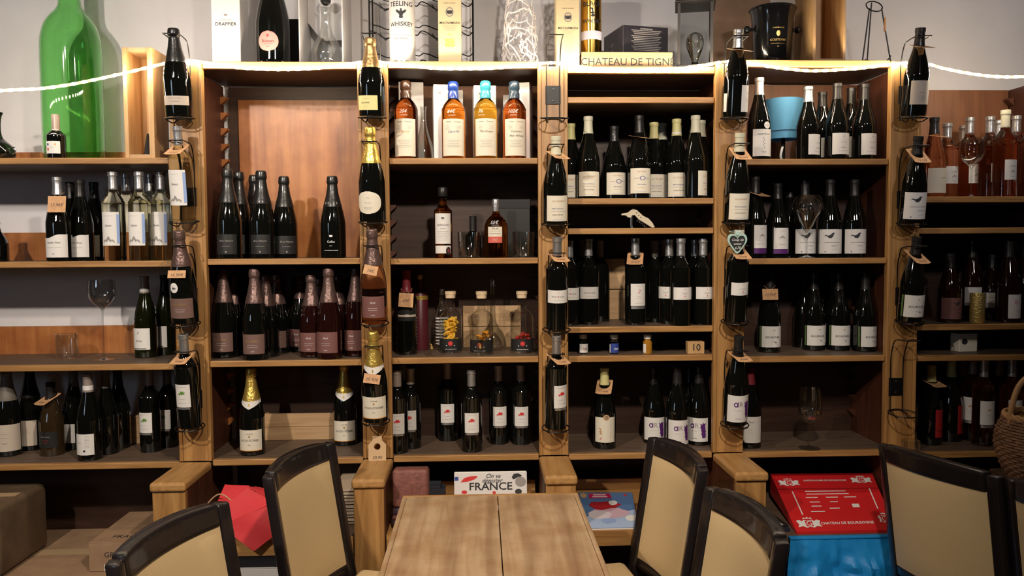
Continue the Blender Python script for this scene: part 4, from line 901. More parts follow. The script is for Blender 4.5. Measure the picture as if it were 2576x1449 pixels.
# ------------------------------------------------------------------ glasses
def shell(outer, th=.0012):
    """thin-walled vessel from an outer profile starting at the rim going down to the inside bottom"""
    return outer
def glass_obj(name, label, cat, loc, prof_pts, group=None, n=36, m=None):
    t = thing(name, label, cat, loc, 0, group)
    part('vessel', lathe(prof_pts, n), m or GLASS_THIN, t, True)
    return t
def tumbler(label, loc, r=.040, h=.09, m=None, group='whisky tumblers', name='whisky_tumbler'):
    return glass_obj(name, label, 'glass', loc, [(0, 0), (r * .90, 0), (r * .93, .003), (r, h), (r - .0022, h), (r * .9 - .0015, .016), (r * .8, .012), (0, .012)], group, m=m)
def stem_glass(name, label, loc, bowl, foot_r=.036, stem_r=.0032):
    """bowl: [(r, z)] from the stem top upward (outer); builds foot, stem and thin bowl as parts"""
    t = thing(name, label, 'glass', loc)
    zb = bowl[0][1]
    part('foot', lathe([(0, 0), (foot_r, 0), (foot_r, .0012), (foot_r * .5, .003), (stem_r * 1.6, .009), (0, .009)], 36), GLASS_THIN, t, True)
    part('stem', lathe([(0, .0085), (stem_r * 1.5, .009), (stem_r, .02), (stem_r, zb - .012), (stem_r * 1.7, zb + .001), (0, zb + .001)], 16), GLASS_THIN, t, True)
    P = [(p.x, p.z) for p in smooth_path([(r, 0, z) for r, z in bowl], 4)]
    inner = [(max(0, r - .0012), z + (.0012 if i < 4 else 0)) for i, (r, z) in enumerate(P)]
    part('bowl', lathe([(0, P[0][1])] + P + inner[::-1] + [(0, inner[0][1])], 40), GLASS_THIN, t, True)
    return t
z = SZ[(1, 918)]
p = atz(262, 905, z); H = at(253, 704, p.y).z - z
stem_glass('stemmed_glass', 'tall stemmed glass with round open bowl on the left shelf', (p.x, p.y, z + .0005), [(.004, H * .62), (.012, H * .66), (.032, H * .72), (.0445, H * .80), (.046, H * .90), (.043, H * 1.0)])
p = atz(170, 902, z); tumbler('clear tumbler standing left of the tall stemmed glass', (p.x, p.y, z + .0005))
z = SZ[(3, 649.5)]
for px, Y, lb in ((1180, .06, 'clear whisky tumbler between the tall whisky and the amber flask'), (1317, .07, 'clear whisky tumbler right of the amber flask')):
    p = at(px, 640, Y); tumbler(lb, (p.x, Y, z + .0005), .0405, .092)
z = SZ[(5, 649.5)]
p = at(2029, 640, .062); H = at(2029, 492, .062).z - z
stem_glass('balloon_glass', 'diamond-bowled wine glass in front of the bird labels', (p.x, .062, z + .0005), [(.004, H * .40), (.010, H * .44), (.040, H * .65), (.0575, H * .79), (.052, H * .92), (.041, H * 1.0)], .040)
z = SZ[(5, 1135)]
p = atz(2036, 1128, z); H = at(2036, 978, p.y).z - z
stem_glass('wine_glass', 'empty wine glass alone on the bottom shelf', (p.x, p.y, z + .0005), [(.004, H * .42), (.014, H * .44), (.034, H * .53), (.043, H * .66), (.042, H * .80), (.036, H * 1.0)], .038)
z = SZ[(6, 494.5)]
p = at(2442, 485, .035); H = at(2442, 348, .035).z - z
stem_glass('balloon_glass', 'round balloon glass among the rosé bottles', (p.x, .035, z + .0005), [(.004, H * .48), (.014, H * .55), (.036, H * .66), (.043, H * .78), (.041, H * .92), (.036, H * 1.0)], .032)
z = SZ[(6, 816)]
p = at(2458, 800, .04); H = at(2458, 738, .04).z - z
GOLDG = mat('gold_mercury_glass', (.62, .47, .16), .3, metal=.7, bump=(150, 1.0))
t = thing('candle_tumbler', 'gold textured tumbler in front of the dark rosé bottles', 'candle holder', (p.x, .04, z + .0005))
part('vessel', lathe([(0, 0), (.0225, 0), (.025, .004), (.0255, H), (.0235, H), (.022, .006), (0, .006)], 28), GOLDG, t, True)
part('liner', lathe([(0, .0065), (.0210, .0068), (.0225, H * .6), (0, H * .6)], 20), CREAMP, t, True)

# ------------------------------------------------------------------ bay 1 big pieces
z = SZ[(1, 397)]
p = at(188, 390, .172)
hn = .78
t = thing('demijohn', 'giant green glass bottle rising above the left shelf', 'bottle', (p.x, .172, z + .0005))
pts = [(0, .012), (.070, .004), (.096, .006), (.1005, .03), (.1015, .10), (.1012, .28), (.1010, .385), (.098, .437), (.087, .483), (.068, .515), (.049, .538), (.038, .56), (.0355, .60), (.035, .70), (.0355, .78)]
pr = fcurve(pts)
pr2 = [(max(0, r - .004), z0 + (.004 if z0 < .1 else 0)) for r, z0 in pr][::-1]
part('body', lathe(pr + pr2, 48), GLASS_DEMI, t, True)
part('neck_ring', lathe([(.0358, .775), (.043, .777), (.044, .795), (.0358, .797)], 32), GLASS_DEMI, t, True)
p = at(-8, 385, .05)
t = thing('decanter', 'dark wine decanter cut by the left edge beside the demijohn', 'decanter', (p.x, .05, z + .0005))
part('body', lathe(fcurve([(0, .002), (.04, 0), (.056, .012), (.057, .028), (.045, .05), (.022, .072), (.015, .10), (.017, .14), (.024, .16)]), 36), GB, t, True)
part('handle', tube(smooth_path([(.05, -.01, .035), (.066, -.012, .040), (.070, -.013, .028), (.062, -.012, .018), (.054, -.01, .018)], 5), .0022, 8), STEEL, t, True)
# upright wooden magnum box: open front, shown with a bottle foot inside
def upright_box(name, label, x0, x1, y0, dep, z0, h, wl, wr, open_h=True):
    xm = (x0 + x1) / 2; hw = (x1 - x0) / 2
    t = thing(name, label, 'wooden box', (xm, y0, z0), group='upright wooden wine boxes')
    part('side_board', box(-hw, -hw + wl, 0, dep, 0, h, .001), PALE_V, t)
    part('side_board', box(hw - wr, hw, 0, dep, 0, h, .001), PALE_V, t)
    part('back_board', box(-hw + wl, hw - wr, dep - .012, dep, .001, h - .001), PALE_V, t)
    part('top_board', box(-hw + wl + .0005, hw - wr - .0005, .004, dep - .013, h - .012, h), PALE_H, t)
    part('bottom_board', box(-hw + wl + .0005, hw - wr - .0005, .002, dep - .013, 0, .012), PALE_H, t)
    return t
z = SZ[(1, 397)]
a = at(315, 392, .01); b2 = at(390, 392, .01); zt = at(350, 119, .01).z
upright_box('wooden_wine_box', 'tall open pale wooden box standing beside the green demijohn', a.x, b2.x, .01, .13, z + .0005, zt - z, .014, .018)
pk = at(375, 390, .06)
t = thing('cork_wrapper', 'small dark crumpled cone inside the tall wooden box', 'packaging', (pk.x - .002, .06, z + .014))
part('cone', lathe([(0, 0), (.016, 0), (.013, .02), (.008, .05), (.003, .075), (0, .078)], 9), BLACKP, t)
zb = SZ[(1, 1166.5)]
pa = at(318, 1100, .274); pb = at(356, 1100, .274)
t = thing('wooden_crate', 'small brown crate end behind the bottles at the bottom left', 'crate', ((pa.x + pb.x) / 2, .274, zb + .0005))
part('front_board', box(-.09, .03, 0, .010, 0, .10, .001), PALE_H, t); part("lid", box(-.092, .032, -.001, .032, .1002, .108, .001), PALE_H, t)
part('side_board', box(.020, .030, .0105, .032, 0, .10), PALE_H, t)

# ------------------------------------------------------------------ bay 3 pieces
BOXW = mat('white_gift_carton', (.72, .70, .70), .4)
z = SZ[(3, 397.5)]
for px0, px1, top, Y, rz, lb in ((1005, 1067, 207, .205, 5, 'white gift carton behind the copper whisky with brown wax'), (1092, 1148, 213, .13, 6, 'white gift carton behind the amber whisky with blue wax'),
                                 (1140, 1166, 227, .23, 0, 'lower white carton peeking right of the blue-waxed whisky'), (1193, 1249, 215, .13, 4, 'white gift carton behind the turquoise-waxed whisky'),
                                 (1266, 1300, 239, .24, 0, 'lower white carton left of the slate-waxed whisky'), (1292, 1333, 208, .15, -12, 'tall white gift carton behind the slate-waxed whisky')):
    a = at(px0, 390, Y); b2 = at(px1, 390, Y); zt = at((px0 + px1) / 2, top, Y).z; w = b2.x - a.x
    t = thing('gift_carton', lb, 'carton', ((a.x + b2.x) / 2, Y, z + .0005), rz, 'white whisky cartons')
    part('carton_body', box(-w / 2, w / 2, 0, min(.075, .30 - Y), 0, zt - z - .001, .0012), BOXW, t)
    fl = part('lid_flap', box(-w / 2 + .001, w / 2 - .001, .001, min(.07, .295 - Y), zt - z - .0009, zt - z, 0), WHITEP, t)
    if w > .06: part('emblem', xf(flat(j2((poly2(CREST, .006), -w * .22, .0), )), T(0, -.0006, zt - z - .03)), INKS['y'], t)
p = at(1066, 385, .14)
t = thing('glass_decanter', 'clear long-necked decanter behind the copper whisky', 'decanter', (p.x, .14, z + .0005))
dp = fcurve([(0, .004), (.024, 0), (.036, .008), (.038, .02), (.034, .055), (.025, .085), (.016, .115), (.011, .15), (.0105, .18), (.0125, .20)])
part('vessel', lathe(dp + [(max(0, r - .0018), zz + (.002 if zz < .02 else 0)) for r, zz in dp][::-1], 36), GLASS_THIN, t, True)
z = SZ[(3, 649.5)]
a = at(1262, 640, .19); b2 = at(1345, 640, .19); zt = at(1300, 502, .19).z
t = thing('black_carton', 'plain black carton in the dark behind the right tumbler', 'carton', ((a.x + b2.x) / 2 - .013, .175, z + .0005))
part('carton_body', box(-.057, .057, 0, .09, 0, zt - z - .003, .002), BLACKP, t); part('lid', box(-.0585, .0585, -.0012, .0912, zt - z - .035, zt - z, .002), mat('charcoal_card', (.012, .012, .014), .35), t)
z = SZ[(3, 899)]
p = atz(1052, 872, z)
t = thing('gift_tube', 'dark red gift tube with gold knob behind the port bottle', 'gift tube', (at(1058, 860, .228).x, .228, z + .0005))
zt = at(1053, 690, .228).z - z
MAR = mat('burgundy_card', (.10, .012, .02), .4)
part('tube_body', lathe([(0, 0), (.030, 0), (.030, zt - .07), (.027, zt - .066), (0, zt - .066)], 28), MAR, t, True)
part('tube_band', lathe([(.0302, zt - .095), (.0306, zt - .095), (.0306, zt - .08), (.0302, zt - .08)], 28), GOLDF, t, True)
part('tube_neck', lathe([(0, zt - .0655), (.008, zt - .0655), (.007, zt - .02), (0, zt - .02)], 16), MAR, t, True)
part('knob', ball(.011, (0, 0, zt - .010)), INKS['t'], t, True)
for px, base, lb in ((1089, 892, 'small clear shot glass left of the yellow fruit rum'), (1208, 893, 'small clear shot glass in front of the orange slice rum')):
    p = atz(px, base, z)
    t = thing('shot_glass', lb, 'glass', (p.x, .026, z + .0005), group='tall shot glasses')
    part('vessel', lathe([(0, 0), (.0125, 0), (.013, .002), (.0135, .068), (.0118, .068), (.0112, .014), (0, .012)], 24), GLASS_THIN, t, True)
    part('emblem', xf(flat(poly2(GRAPE, .010)), T(0, -.0142, .038)), INKS['g'], t)
def fruit(px, base, specs, m, lb):
    pass
# fruit inside the corked rums (parts of those bottles)
OR = mat('orange_peel', (.75, .30, .02), .5, emit=0); YF = mat('yellow_fruit', (.90, .52, .05), .5); RB = mat('red_berries', (.45, .03, .02), .35)
RUML = {}
for o in [o for o in COL.objects if o.name.startswith('rum_bottle')]:
    l = o['label']
    rnd = random.Random(len(l))
    liquid = {'yellow': GLASS_GOLD, 'orange': GLASS_CLEAR, 'red be': GLASS_ROSE}
    key = 'y' if 'yellow' in l else 'o' if 'orange' in l else 'r'
    nb = {'y': 46, 'o': 10, 'r': 22}[key]
    for i in range(nb):
        rr = rnd.uniform(0, .027); an = rnd.uniform(0, 6.3)
        if key == 'r':
            g = xf(ball(.0065, n=8), T(rr * cos(an), rr * sin(an), .038 + .030 * (i / nb)))
            part('berry', g, RB, o, True)
        else:
            hgt = (.030 + (.092 if key == 'y' else .050) * (i / nb))
            g = xf(tube(smooth_path([(-.011, 0, 0), (-.004, .003, .004), (.005, .002, .003), (.012, -.003, -.002)], 2), 0.0052, 6), T(rr * .85 * cos(an), rr * .85 * sin(an), hgt) @ R(rnd.uniform(0, 360), 'Z') @ R(rnd.uniform(-60, 60), 'Y'))
            part('fruit_slice', g, YF if key == 'y' else OR, o, True)
a = at(1113, 880, .21)
t = thing('striped_bottle', 'white-striped clear bottle behind the yellow fruit rum', 'bottle', (a.x, .21, z + .0005))
hb = at(1113, 727, .21).z - z
part('body', lathe([(0, .002), (.022, 0), (.025, .006), (.025, hb * .58), (.021, hb * .68), (.010, hb * .76), (.008, hb * .9), (0, hb * .9)], 24), GLASS_THIN, t, True)
part('stopper', lathe([(0, hb * .901), (.0105, hb * .901), (.0105, hb - .001), (0, hb)], 16), STEEL, t, True)
for i in range(9): part('stripe', lathe([(.0252, hb * (.10 + .052 * i)), (.0256, hb * (.105 + .052 * i)), (.0252, hb * (.115 + .052 * i))], 24), INKS['w'], t)
a = at(1240, 880, .207)
t = thing('glass_decanter', 'clear wide-bellied decanter in the dark behind the corked rum', 'decanter', (a.x, .207, z + .0005))
hb = at(1222, 703, .17).z - z
dp = fcurve([(0, .004), (.032, 0), (.050, .010), (.052, .025), (.042, .06), (.022, .09), (.012, .12), (.0105, hb * .85), (.0135, hb)])
part('vessel', lathe(dp + [(max(0, r - .0018), zz + (.002 if zz < .02 else 0)) for r, zz in dp][::-1], 36), GLASS_THIN, t, True)
for kk, yy, px0, px1, top, nm in ((3, 899, 1165, 1310, 770, 'board added for the lit back panel behind the corked rums'), (4, 821.5, 1512, 1572, 652, 'wooden crate side behind the red figure bottle'), (2, 1154.5, 660, 880, 1042, 'wooden crate in shade behind the gold-foiled champagne')):  # the board behind the rums is added to imitate the lit back panel
    z = SZ[(kk, yy)]; a = at(px0, 800, .275); b2 = at(px1, 800, .275); zt = at(px0, top, .275).z - z; w = (b2.x - a.x) / 2
    t = thing('wooden_crate', nm, 'crate', ((a.x + b2.x) / 2, .275, z + .0005), group='crates at the back of shelves')
    part('front_board', box(-w, w, 0, .010, 0, zt * .49, .001), PALE_H, t); part('front_board', box(-w, w, 0, .010, zt * .505, zt, .001), PALE_H, t)
    for s in (-1, 1): part('side_board', box(s * (w - .005) - .005, s * (w - .005) + .005, .0102, .03, 0, zt), PALE_H, t)

# ------------------------------------------------------------------ bay 4 pieces
z = SZ[(4, 573.5)]
IV = mat('ivory_handle', (.62, .54, .40), .35)
p = at(1604, 570, .045)
t = thing('corkscrew', 'ivory-handled waiter corkscrew standing open on the narrow shelf', 'corkscrew', (p.x, .045, z + .0005))
S = 1 / 720 * 1.02
def Q(x, y): return ((x - 1604) * S, (573 - y) * S)
hp = [Q(*q) for q in ((1579, 534), (1591, 524), (1600, 527), (1617, 542), (1631, 549), (1641, 560), (1647, 571), (1640, 572), (1624, 562), (1606, 551), (1596, 540), (1589, 541), (1586, 547), (1578, 545), (1574, 541), (1562, 540), (1564, 536))]
bm = bmesh.new()
vs = [bm.verts.new((x, -.005, zz)) for x, zz in hp]; fc = bm.faces.new(vs)
ex = bmesh.ops.extrude_face_region(bm, geom=[fc]); bmesh.ops.translate(bm, verts=[v for v in ex['geom'] if isinstance(v, bmesh.types.BMVert)], vec=(0, .010, 0))
part('handle', _bmgeo(bm), IV, t)
a0 = Q(1588, 537)
part('boot_lever', join(box(a0[0] - .004, a0[0] + .004, -.003, .003, a0[1] - .046, a0[1], .001), box(a0[0] - .003, a0[0] + .006, -.004, .004, .0, .008, .001)), STEEL, t)
hx = []
s0, s1 = Q(1604, 553), Q(1628, 573)
dv = Vector((s1[0] - s0[0], 0, s1[1] - s0[1])); nv = Vector((dv.z, 0, -dv.x)).normalized()
for i in range(61):
    u = i / 60; q = Vector((s0[0], 0, s0[1])) + dv * u * .96 + nv * .0035 * cos(u * 2 * pi * 5) + Vector((0, .0035 * sin(u * 2 * pi * 5), 0)); hx.append((q.x, q.y, max(.002, q.z)))
part('screw_worm', tube(hx, .0011, 6), STEEL, t, True)
for q in ((1606, 541), (1611, 546), (1601, 535)): c0 = Q(*q); part('rivet', xf(lathe([(0, 0), (.0022, 0), (.0018, .001), (0, .0014)], 10), T(c0[0], -.005, c0[1]) @ R(90, 'X')), MET_BLK, t)
z = SZ[(4, 894.5)]
a = at(1730, 885, .022); b2 = at(1772, 885, .022); w = (b2.x - a.x) / 2; hh = at(1750, 860, .022).z - z
t = thing('number_block', 'small wooden block stencilled with the number 10', 'wooden block', ((a.x + b2.x) / 2, .022, z + .0005))
part('block', box(-w, w, 0, .03, 0, hh, .0015), wood('block_wood', (.46, .27, .11), (.58, .36, .17), (30, 30, 3), .5), t)
part('lettering', xf(flat(text2('10', .034, 0, .012)), T(0, -.0006, hh * .55)), INK, t)
z = SZ[(4, 821.5)]
p = at(1625, 800, .268)
t = thing('yellow_strip', 'upright yellow wooden strip right of the red figure bottle', 'strip', (p.x, .268, z + .0005))
part('strip', box(-.0045, .0045, 0, .03, 0, at(1625, 690, .20).z - z, .001), mat('mustard_wood', (.50, .33, .06), .5), t)

# ------------------------------------------------------------------ bay 5: lampshade on its stand
z = SZ[(5, 399.5)]
p = at(1970, 380, .18)
t = thing('small_lamp', 'pale blue fabric lampshade on a black stand with white curved legs', 'lamp', (p.x, .18, z + .0005))
BLUE = mat('sky_blue_fabric', (.11, .35, .60), .7, bump=(300, .1))
zb, ztp = at(1970, 347, .13).z - z, at(1970, 246, .13).z - z
prs = [(.058, zb), (.070, ztp), (.0688, ztp), (.0568, zb)]
part('shade', xf(lathe(prs + [prs[0]], 40), T(0, 0, 0)), BLUE, t, True)
part('stand', lathe([(0, 0), (.045, 0), (.045, .006), (.010, .010), (.007, .014), (.007, ztp - .03), (0, ztp - .03)], 24), MET_BLK, t, True)
part('shade_ring', join(tube(circle(.0625, zb + .028, 24), .001, 5, True), tube([(-.0625, 0, zb + .028), (.0625, 0, zb + .028)], .001, 5)), MET_BLK, t)
for dx in (-.018, .042):
    part('leg', join(tube(smooth_path([(dx, -.040, .005), (dx - .010, -.050, .022), (dx - .006, -.048, .045), (dx + .004, -.030, .058)], 5), .0045, 8)), INKS['w'], t, True)
# ------------------------------------------------------------------ bay 6 tin
z = SZ[(6, 893.5)]
p = at(2436, 880, .08); w = .037; hh = at(2436, 842, .08).z - z
t = thing('small_tin', 'small cream carton with a dark round mark alone on its shelf', 'tin', (p.x, .08, z + .0005), 6)
part('carton_body', box(-w, w, 0, .05, 0, hh - .004, .003), CREAMP, t); part('lid', box(-w - .0006, w + .0006, -.0006, .0506, hh - .0038, hh + .003, .002), WHITEP, t)
part('emblem', xf(flat(j2((ell2(.012, .011), 0, 0))), T(-.016, -.0006, hh * .6)), INKS['k'], t)
# ------------------------------------------------------------------ things on top of the shelving
def on(k, px, Y): return Vector((at(px, 140, Y).x, Y, Z_TOP[k] + .0005))
# 1 tall white carton
p = on(2, 570, .06); w = at(607, 140, .06).x - at(535, 140, .06).x
t = thing('champagne_carton', 'tall white champagne carton at the left end of the shelf top', 'carton', p, 0)
part('carton_body', box(-w / 2, w / 2, 0, .10, 0, .345, .0015), BOXW, t); part('lid', box(-w / 2 - .0008, w / 2 + .0008, -.0008, .1008, .3455, .36, .001), BOXW, t)
print_flat([('t', 'DRAPPIER', 0, .41, .0165, 'k', 0, .01), ('t', 'CHAMPAGNE', 0, .45, .007, 'y'), ('crest', .006, 0, .50, 'y'), ('l', .04, .0008, 0, .375, 'y'), ('l', .028, .0006, 0, .36, 'y')], w, .345, t)
# 2 magnum with pink label
p = on(2, 688, .09)
bottle('mag', .43, GB, 'gold', 'ruin', 'black magnum with oval pink label on the shelf top', p, None, -.05, capz=.775, extra=lambda t, pp, h: link('neck_band', mesh('neck_band', lathe([(rad_at(pp, .735 * h) + .0005, .735 * h), (rad_at(pp, .735 * h) + .0018, .745 * h), (rad_at(pp, .77 * h) + .001, .775 * h), (rad_at(pp, .775 * h), .776 * h)], 24), CAPMAT['red'], True), t), name='magnum_bottle')
a = on(2, 725, .20)
t = thing('black_carton', 'black carton behind the magnum with the pink label', 'carton', a)
w = at(757, 140, .20).x - at(690, 140, .20).x; hh = at(735, 48, .20).z - Z_TOP[2]
part('carton_body', box(-w / 2, w / 2, 0, .09, 0, hh - .012, .0015), BLACKP, t); part('lid', box(-w / 2 - .001, w / 2 + .001, -.001, .091, hh - .0118, hh, .0015), BLACKP, t)
# 3 decanter in open grey carton
a = on(2, 815, .05); w = at(858, 140, .05).x - at(747, 140, .05).x; xl = -w * .56
t = thing('display_carton', 'open grey presentation carton holding the clear decanter', 'carton', a)
CG = mat('silver_grey_card', (.56, .54, .55), .45)
part('carton_back', box(xl, xl + w, .185, .19, 0, .36), CG, t); part('carton_side', box(xl, xl + .004, 0, .1845, 0, .36), CG, t)
part('carton_side', box(xl + w - .004, xl + w, 0, .1845, 0, .36), CG, t); part('carton_base', box(xl + .0045, xl + w - .0045, 0, .1845, 0, .004), CG, t)
part('inner_tray', prism([(xl + .005, .18), (xl + .040, .135), (xl + w * .45, .115), (xl + w - .005, .12), (xl + w - .005, .34), (xl + .005, .34)], .004), CG, t, M=T(0, .13, 0))
t = thing('glass_decanter', 'clear wide decanter inside the grey presentation carton', 'decanter', (a.x - .003, .115, a.z + .0045))
dp = fcurve([(0, .006), (.030, .002), (.046, .006), (.0525, .03), (.053, .055), (.043, .085), (.026, .115), (.0185, .145), (.0165, .18), (.019, .205), (.026, .22)])
part('vessel', lathe(dp + [(max(0, r - .0025), zz + (.003 if zz < .03 else 0)) for r, zz in dp][::-1], 40), GLASS_THIN, t, True)
part('stopper', ball(.019, (0, 0, .236), 16), BLACKF, t, True)
# 4 wire bottle rack
x0, x1 = at(930, 100, .19).x, at(1190, 100, .19).x
t = thing('wire_wine_rack', 'black wire wine rack with zigzag rails behind the white tube', 'wine rack', ((x0 + x1) / 2, .19, Z_TOP[3] + .0005)); hw = (x1 - x0) / 2
for sx in (-1, 1):
    for yy in (0, .09): part('upright', tube([(sx * hw, yy, 0), (sx * hw, yy, .34)], .0032, 8), MET_BLK, t, True)
for yy, rows, amp in ((0, (.035, .14, .245), 1.0), (.09, (.085, .19, .295), .6)):
    for zz in rows:
        pts = []
        for c in range(2):
            x = -hw + hw * c
            pts += [(x + hw * a, yy, zz + b * amp) for a, b in ((0, .012), (.13, .004), (.27, -.014), (.40, -.012), (.52, .006), (.66, .024), (.80, .006), (.92, -.004))]
        pts.append((hw, yy, zz + .012))
        part('zigzag_rail', tube(smooth_path(pts, 3), .0022, 6), MET_BLK, t, True)
        if yy == 0:
            for c in range(2):
                x = -hw + hw * (c + .30)
                part('cross_wire', tube([(x - .018, 0, zz + .002), (x, 0, zz - .022), (x + .042, .085, zz + .030)], .0022, 6), MET_BLK, t, True)
# 5 white whiskey tube
p = on(3, 1013, .07)
t = thing('gift_tube', 'white cylindrical whiskey tube with an eagle on the shelf top', 'gift tube', p)
TUBEP = [(0, 0), (.0465, 0), (.0465, .34), (0, .34)]
part('tube_body', lathe([(0, .008), (.0450, .008), (.0450, .30), (0, .30)], 40), BOXW, t, True)
part('base_ring', lathe([(0, 0), (.0458, 0), (.0458, .0078), (0, .0078)], 40), STEEL, t, True); part('lid', lathe([(0, .3003), (.0462, .3003), (.0462, .33), (0, .33)], 40), BOXW, t, True)
cp = [(.045, 0), (.045, .4)]
pr = [('t', 'TEELING', 0, .585, .0235, 'k', 0, .008), ('eagle', .019, 0, .485, 'k'), ('t', 'WHISKEY', 0, .385, .021, 'k', .05, .01), ('t', 'SMALL BATCH', 0, .345, .0055, 'y'), ('l', .088, .0009, 0, .275, 'y'), ('t', 'IRISH WHISKEY', 0, .24, .0075, 'k'), ('l', .045, .0006, 0, .215, 'y'), ('l', .030, .0006, -.006, .20, 'y'), ('l', .088, .0009, 0, .155, 'y')]
for ink, lst in group_prints(pr).items():
    part('lettering', join(*[wrap(g2, cp, .345 * v, u, 0, .0006) for g2, u, v in lst]), INKS[ink], t)
# 6 cream whisky cartons
CRB = mat('cream_carton', (.72, .58, .34), .5)
MNM = [('t', 'MACNAMARA', 0, .43, .0112, 'k', .1, .008), ('t', 'BLENDED SCOTCH WHISKY', 0, .40, .0042, 'y'), ('o', .014, .017, .25, 0, .545, 'y'), ('crest', .011, 0, .545, 'k'), ('t', 'FINEST WHISKY', 0, .64, .006, 'k')]
for k, px0, px1, lb, extra in ((3, 1103, 1161, 'cream whisky carton with window print in front of the wire rack', [('l', .032, .028, 0, .215, 'g'), ('e', .004, .004, 0, .305, 'g')] + [('l', .044 - .008 * (i % 2), .0007, 0, .385 - .012 * i, 'y') for i in range(4)]),
                               (4, 1400, 1458, 'cream whisky carton beside the gold tube', [('l', .040 - .006 * (i % 3), .0007, 0, .385 - .014 * i, 'y') for i in range(20)])):
    a = on(k, (px0 + px1) / 2, .03); w = at(px1, 100, .03).x - at(px0, 100, .03).x
    t = thing('whisky_carton', lb, 'carton', a)
    part('carton_body', box(-w / 2, w / 2, 0, .075, 0, .335, .0015), CRB, t); part('lid', box(-w / 2 + .001, w / 2 - .001, .001, .074, .3355, .345, .001), CRB, t)
    print_flat(MNM + extra, w, .32, t)
# 7 silver wicker cone
p = on(3, 1309, .10)
t = thing('wicker_cone', 'whitewashed woven twig cone standing on the shelf top', 'decoration', p)
TW = mat('silvered_twig', (.80, .75, .75), .5, bump=(90, .5)); rnd = random.Random(3); gs = []
RAD = lambda zz: .066 - .085 * min(zz, .55) * (1 - .3 * zz) - (.004 if zz < .02 else 0)
for i in range(70):
    an = rnd.uniform(0, 6.3); zz = rnd.uniform(.0, .33) ** 1.0; da = rnd.choice((-1, 1)) * rnd.uniform(.05, .25); dz = rnd.uniform(-.02, .02); pts = []
    for s in range(10):
        zz = min(.36, max(.004, zz + dz + rnd.uniform(-.014, .014))); an += da + rnd.uniform(-.22, .22); r = RAD(zz) + rnd.uniform(-.004, .004)
        if zz <= .005 or zz > .35: dz = -dz
        pts.append((r * cos(an), r * sin(an), zz))
    gs.append(tube(smooth_path(pts, 3), rnd.uniform(.0014, .0028), 5))
part('twigs', join(*gs), TW, t, True, stuff=True)
part('base_hoop', tube(circle(.064, .003, 30), .003, 6, True), TW, t, True)
# 8 crate, gold tube, black box
a = at(1463, 150, .03); b2 = at(1692, 150, .03); hh = at(1570, 131, .03).z - Z_TOP[4]; w = (b2.x - a.x) / 2
CRATE = ((a.x + b2.x) / 2, .03, Z_TOP[4] + .0005)
t = thing('wooden_crate', 'low pale wine crate with carved château lettering under the black box', 'crate', CRATE)
part('front_board', box(-w, w, 0, .012, 0, hh - .0005, .001), PALE_H, t)
for s in (-1, 1): part('side_board', box(s * (w - .006) - .006, s * (w - .006) + .006, .0123, .25, 0, hh - .0005), PALE_H, t)
part('lid', box(-w, w, .0125, .25, hh - .010, hh, .001), PALE_H, t)
part('lettering', xf(flat(text2('CHATEAU DE TIGNÉ', .036, 0, .004)), T(.002, -.0006, hh * .40)), INK, t)
zc = CRATE[2] + hh + .0005
p = at(1487, 120, .085)
t = thing('gift_tube', 'gold metal whisky tube with pale paper band standing on the crate', 'gift tube', (p.x, .085, zc))
GT = mat('polished_gold_tin', (.72, .44, .09), .18, metal=1.0)
part('tube_body', lathe([(0, 0), (.0365, 0), (.037, .003), (.037, .26), (0, .26)], 40), GT, t, True); part('lid', lathe([(0, .2603), (.0378, .2603), (.0378, .29), (0, .29)], 40), GT, t, True)
cp = [(.037, 0), (.037, .4)]
part('paper_band', patch(cp, .048, .078, 1.5, 0, .0008), mat('lilac_paper', (.55, .54, .66), .6), t)
for ink, lst in group_prints([('t', 'BLACK', 0, .172, .024, 'k'), ('grape', .017, 0, .142, 'k'), ('t', 'WHISKY', 0, .112, .021, 'k', .1)]).items():
    part('lettering', join(*[wrap(g2, cp, v, u, 0, .0008) for g2, u, v in lst]), INKS[ink], t)
c = at(1567, 128, .055)
t = thing('black_box', 'black spirits box with rows of small white print on the crate', 'box', (c.x, .055, zc), 13)
hh2 = at(1567, 62, .055).z - zc
part('carton_body', box(0, .175, 0, .18, 0, hh2, .0015), mat('dark_violet_card', (.018, .014, .02), .35), t)
pr = [('l', .115 - .02 * ((i * 7) % 3) / 2, .0026, 0, .84 - .060 * i + (0 if i < 3 else -.02), 'y') for i in range(12)] + [('t', 'COMPOSITION', 0, .90, .007, 'w')]
print_flat(pr, .17, hh2, t, M=T(.09, 0, 0), name='lettering')
for s_, x_, z_ in ((.014, 0, 0), (.009, .004, -.02)): part('emblem', xf(flat(j2((poly2(LEAFY, s_), x_, z_))), T(-.0003, .10, hh2 * .5) @ R(-90, 'Z')), INKS['y'], t)
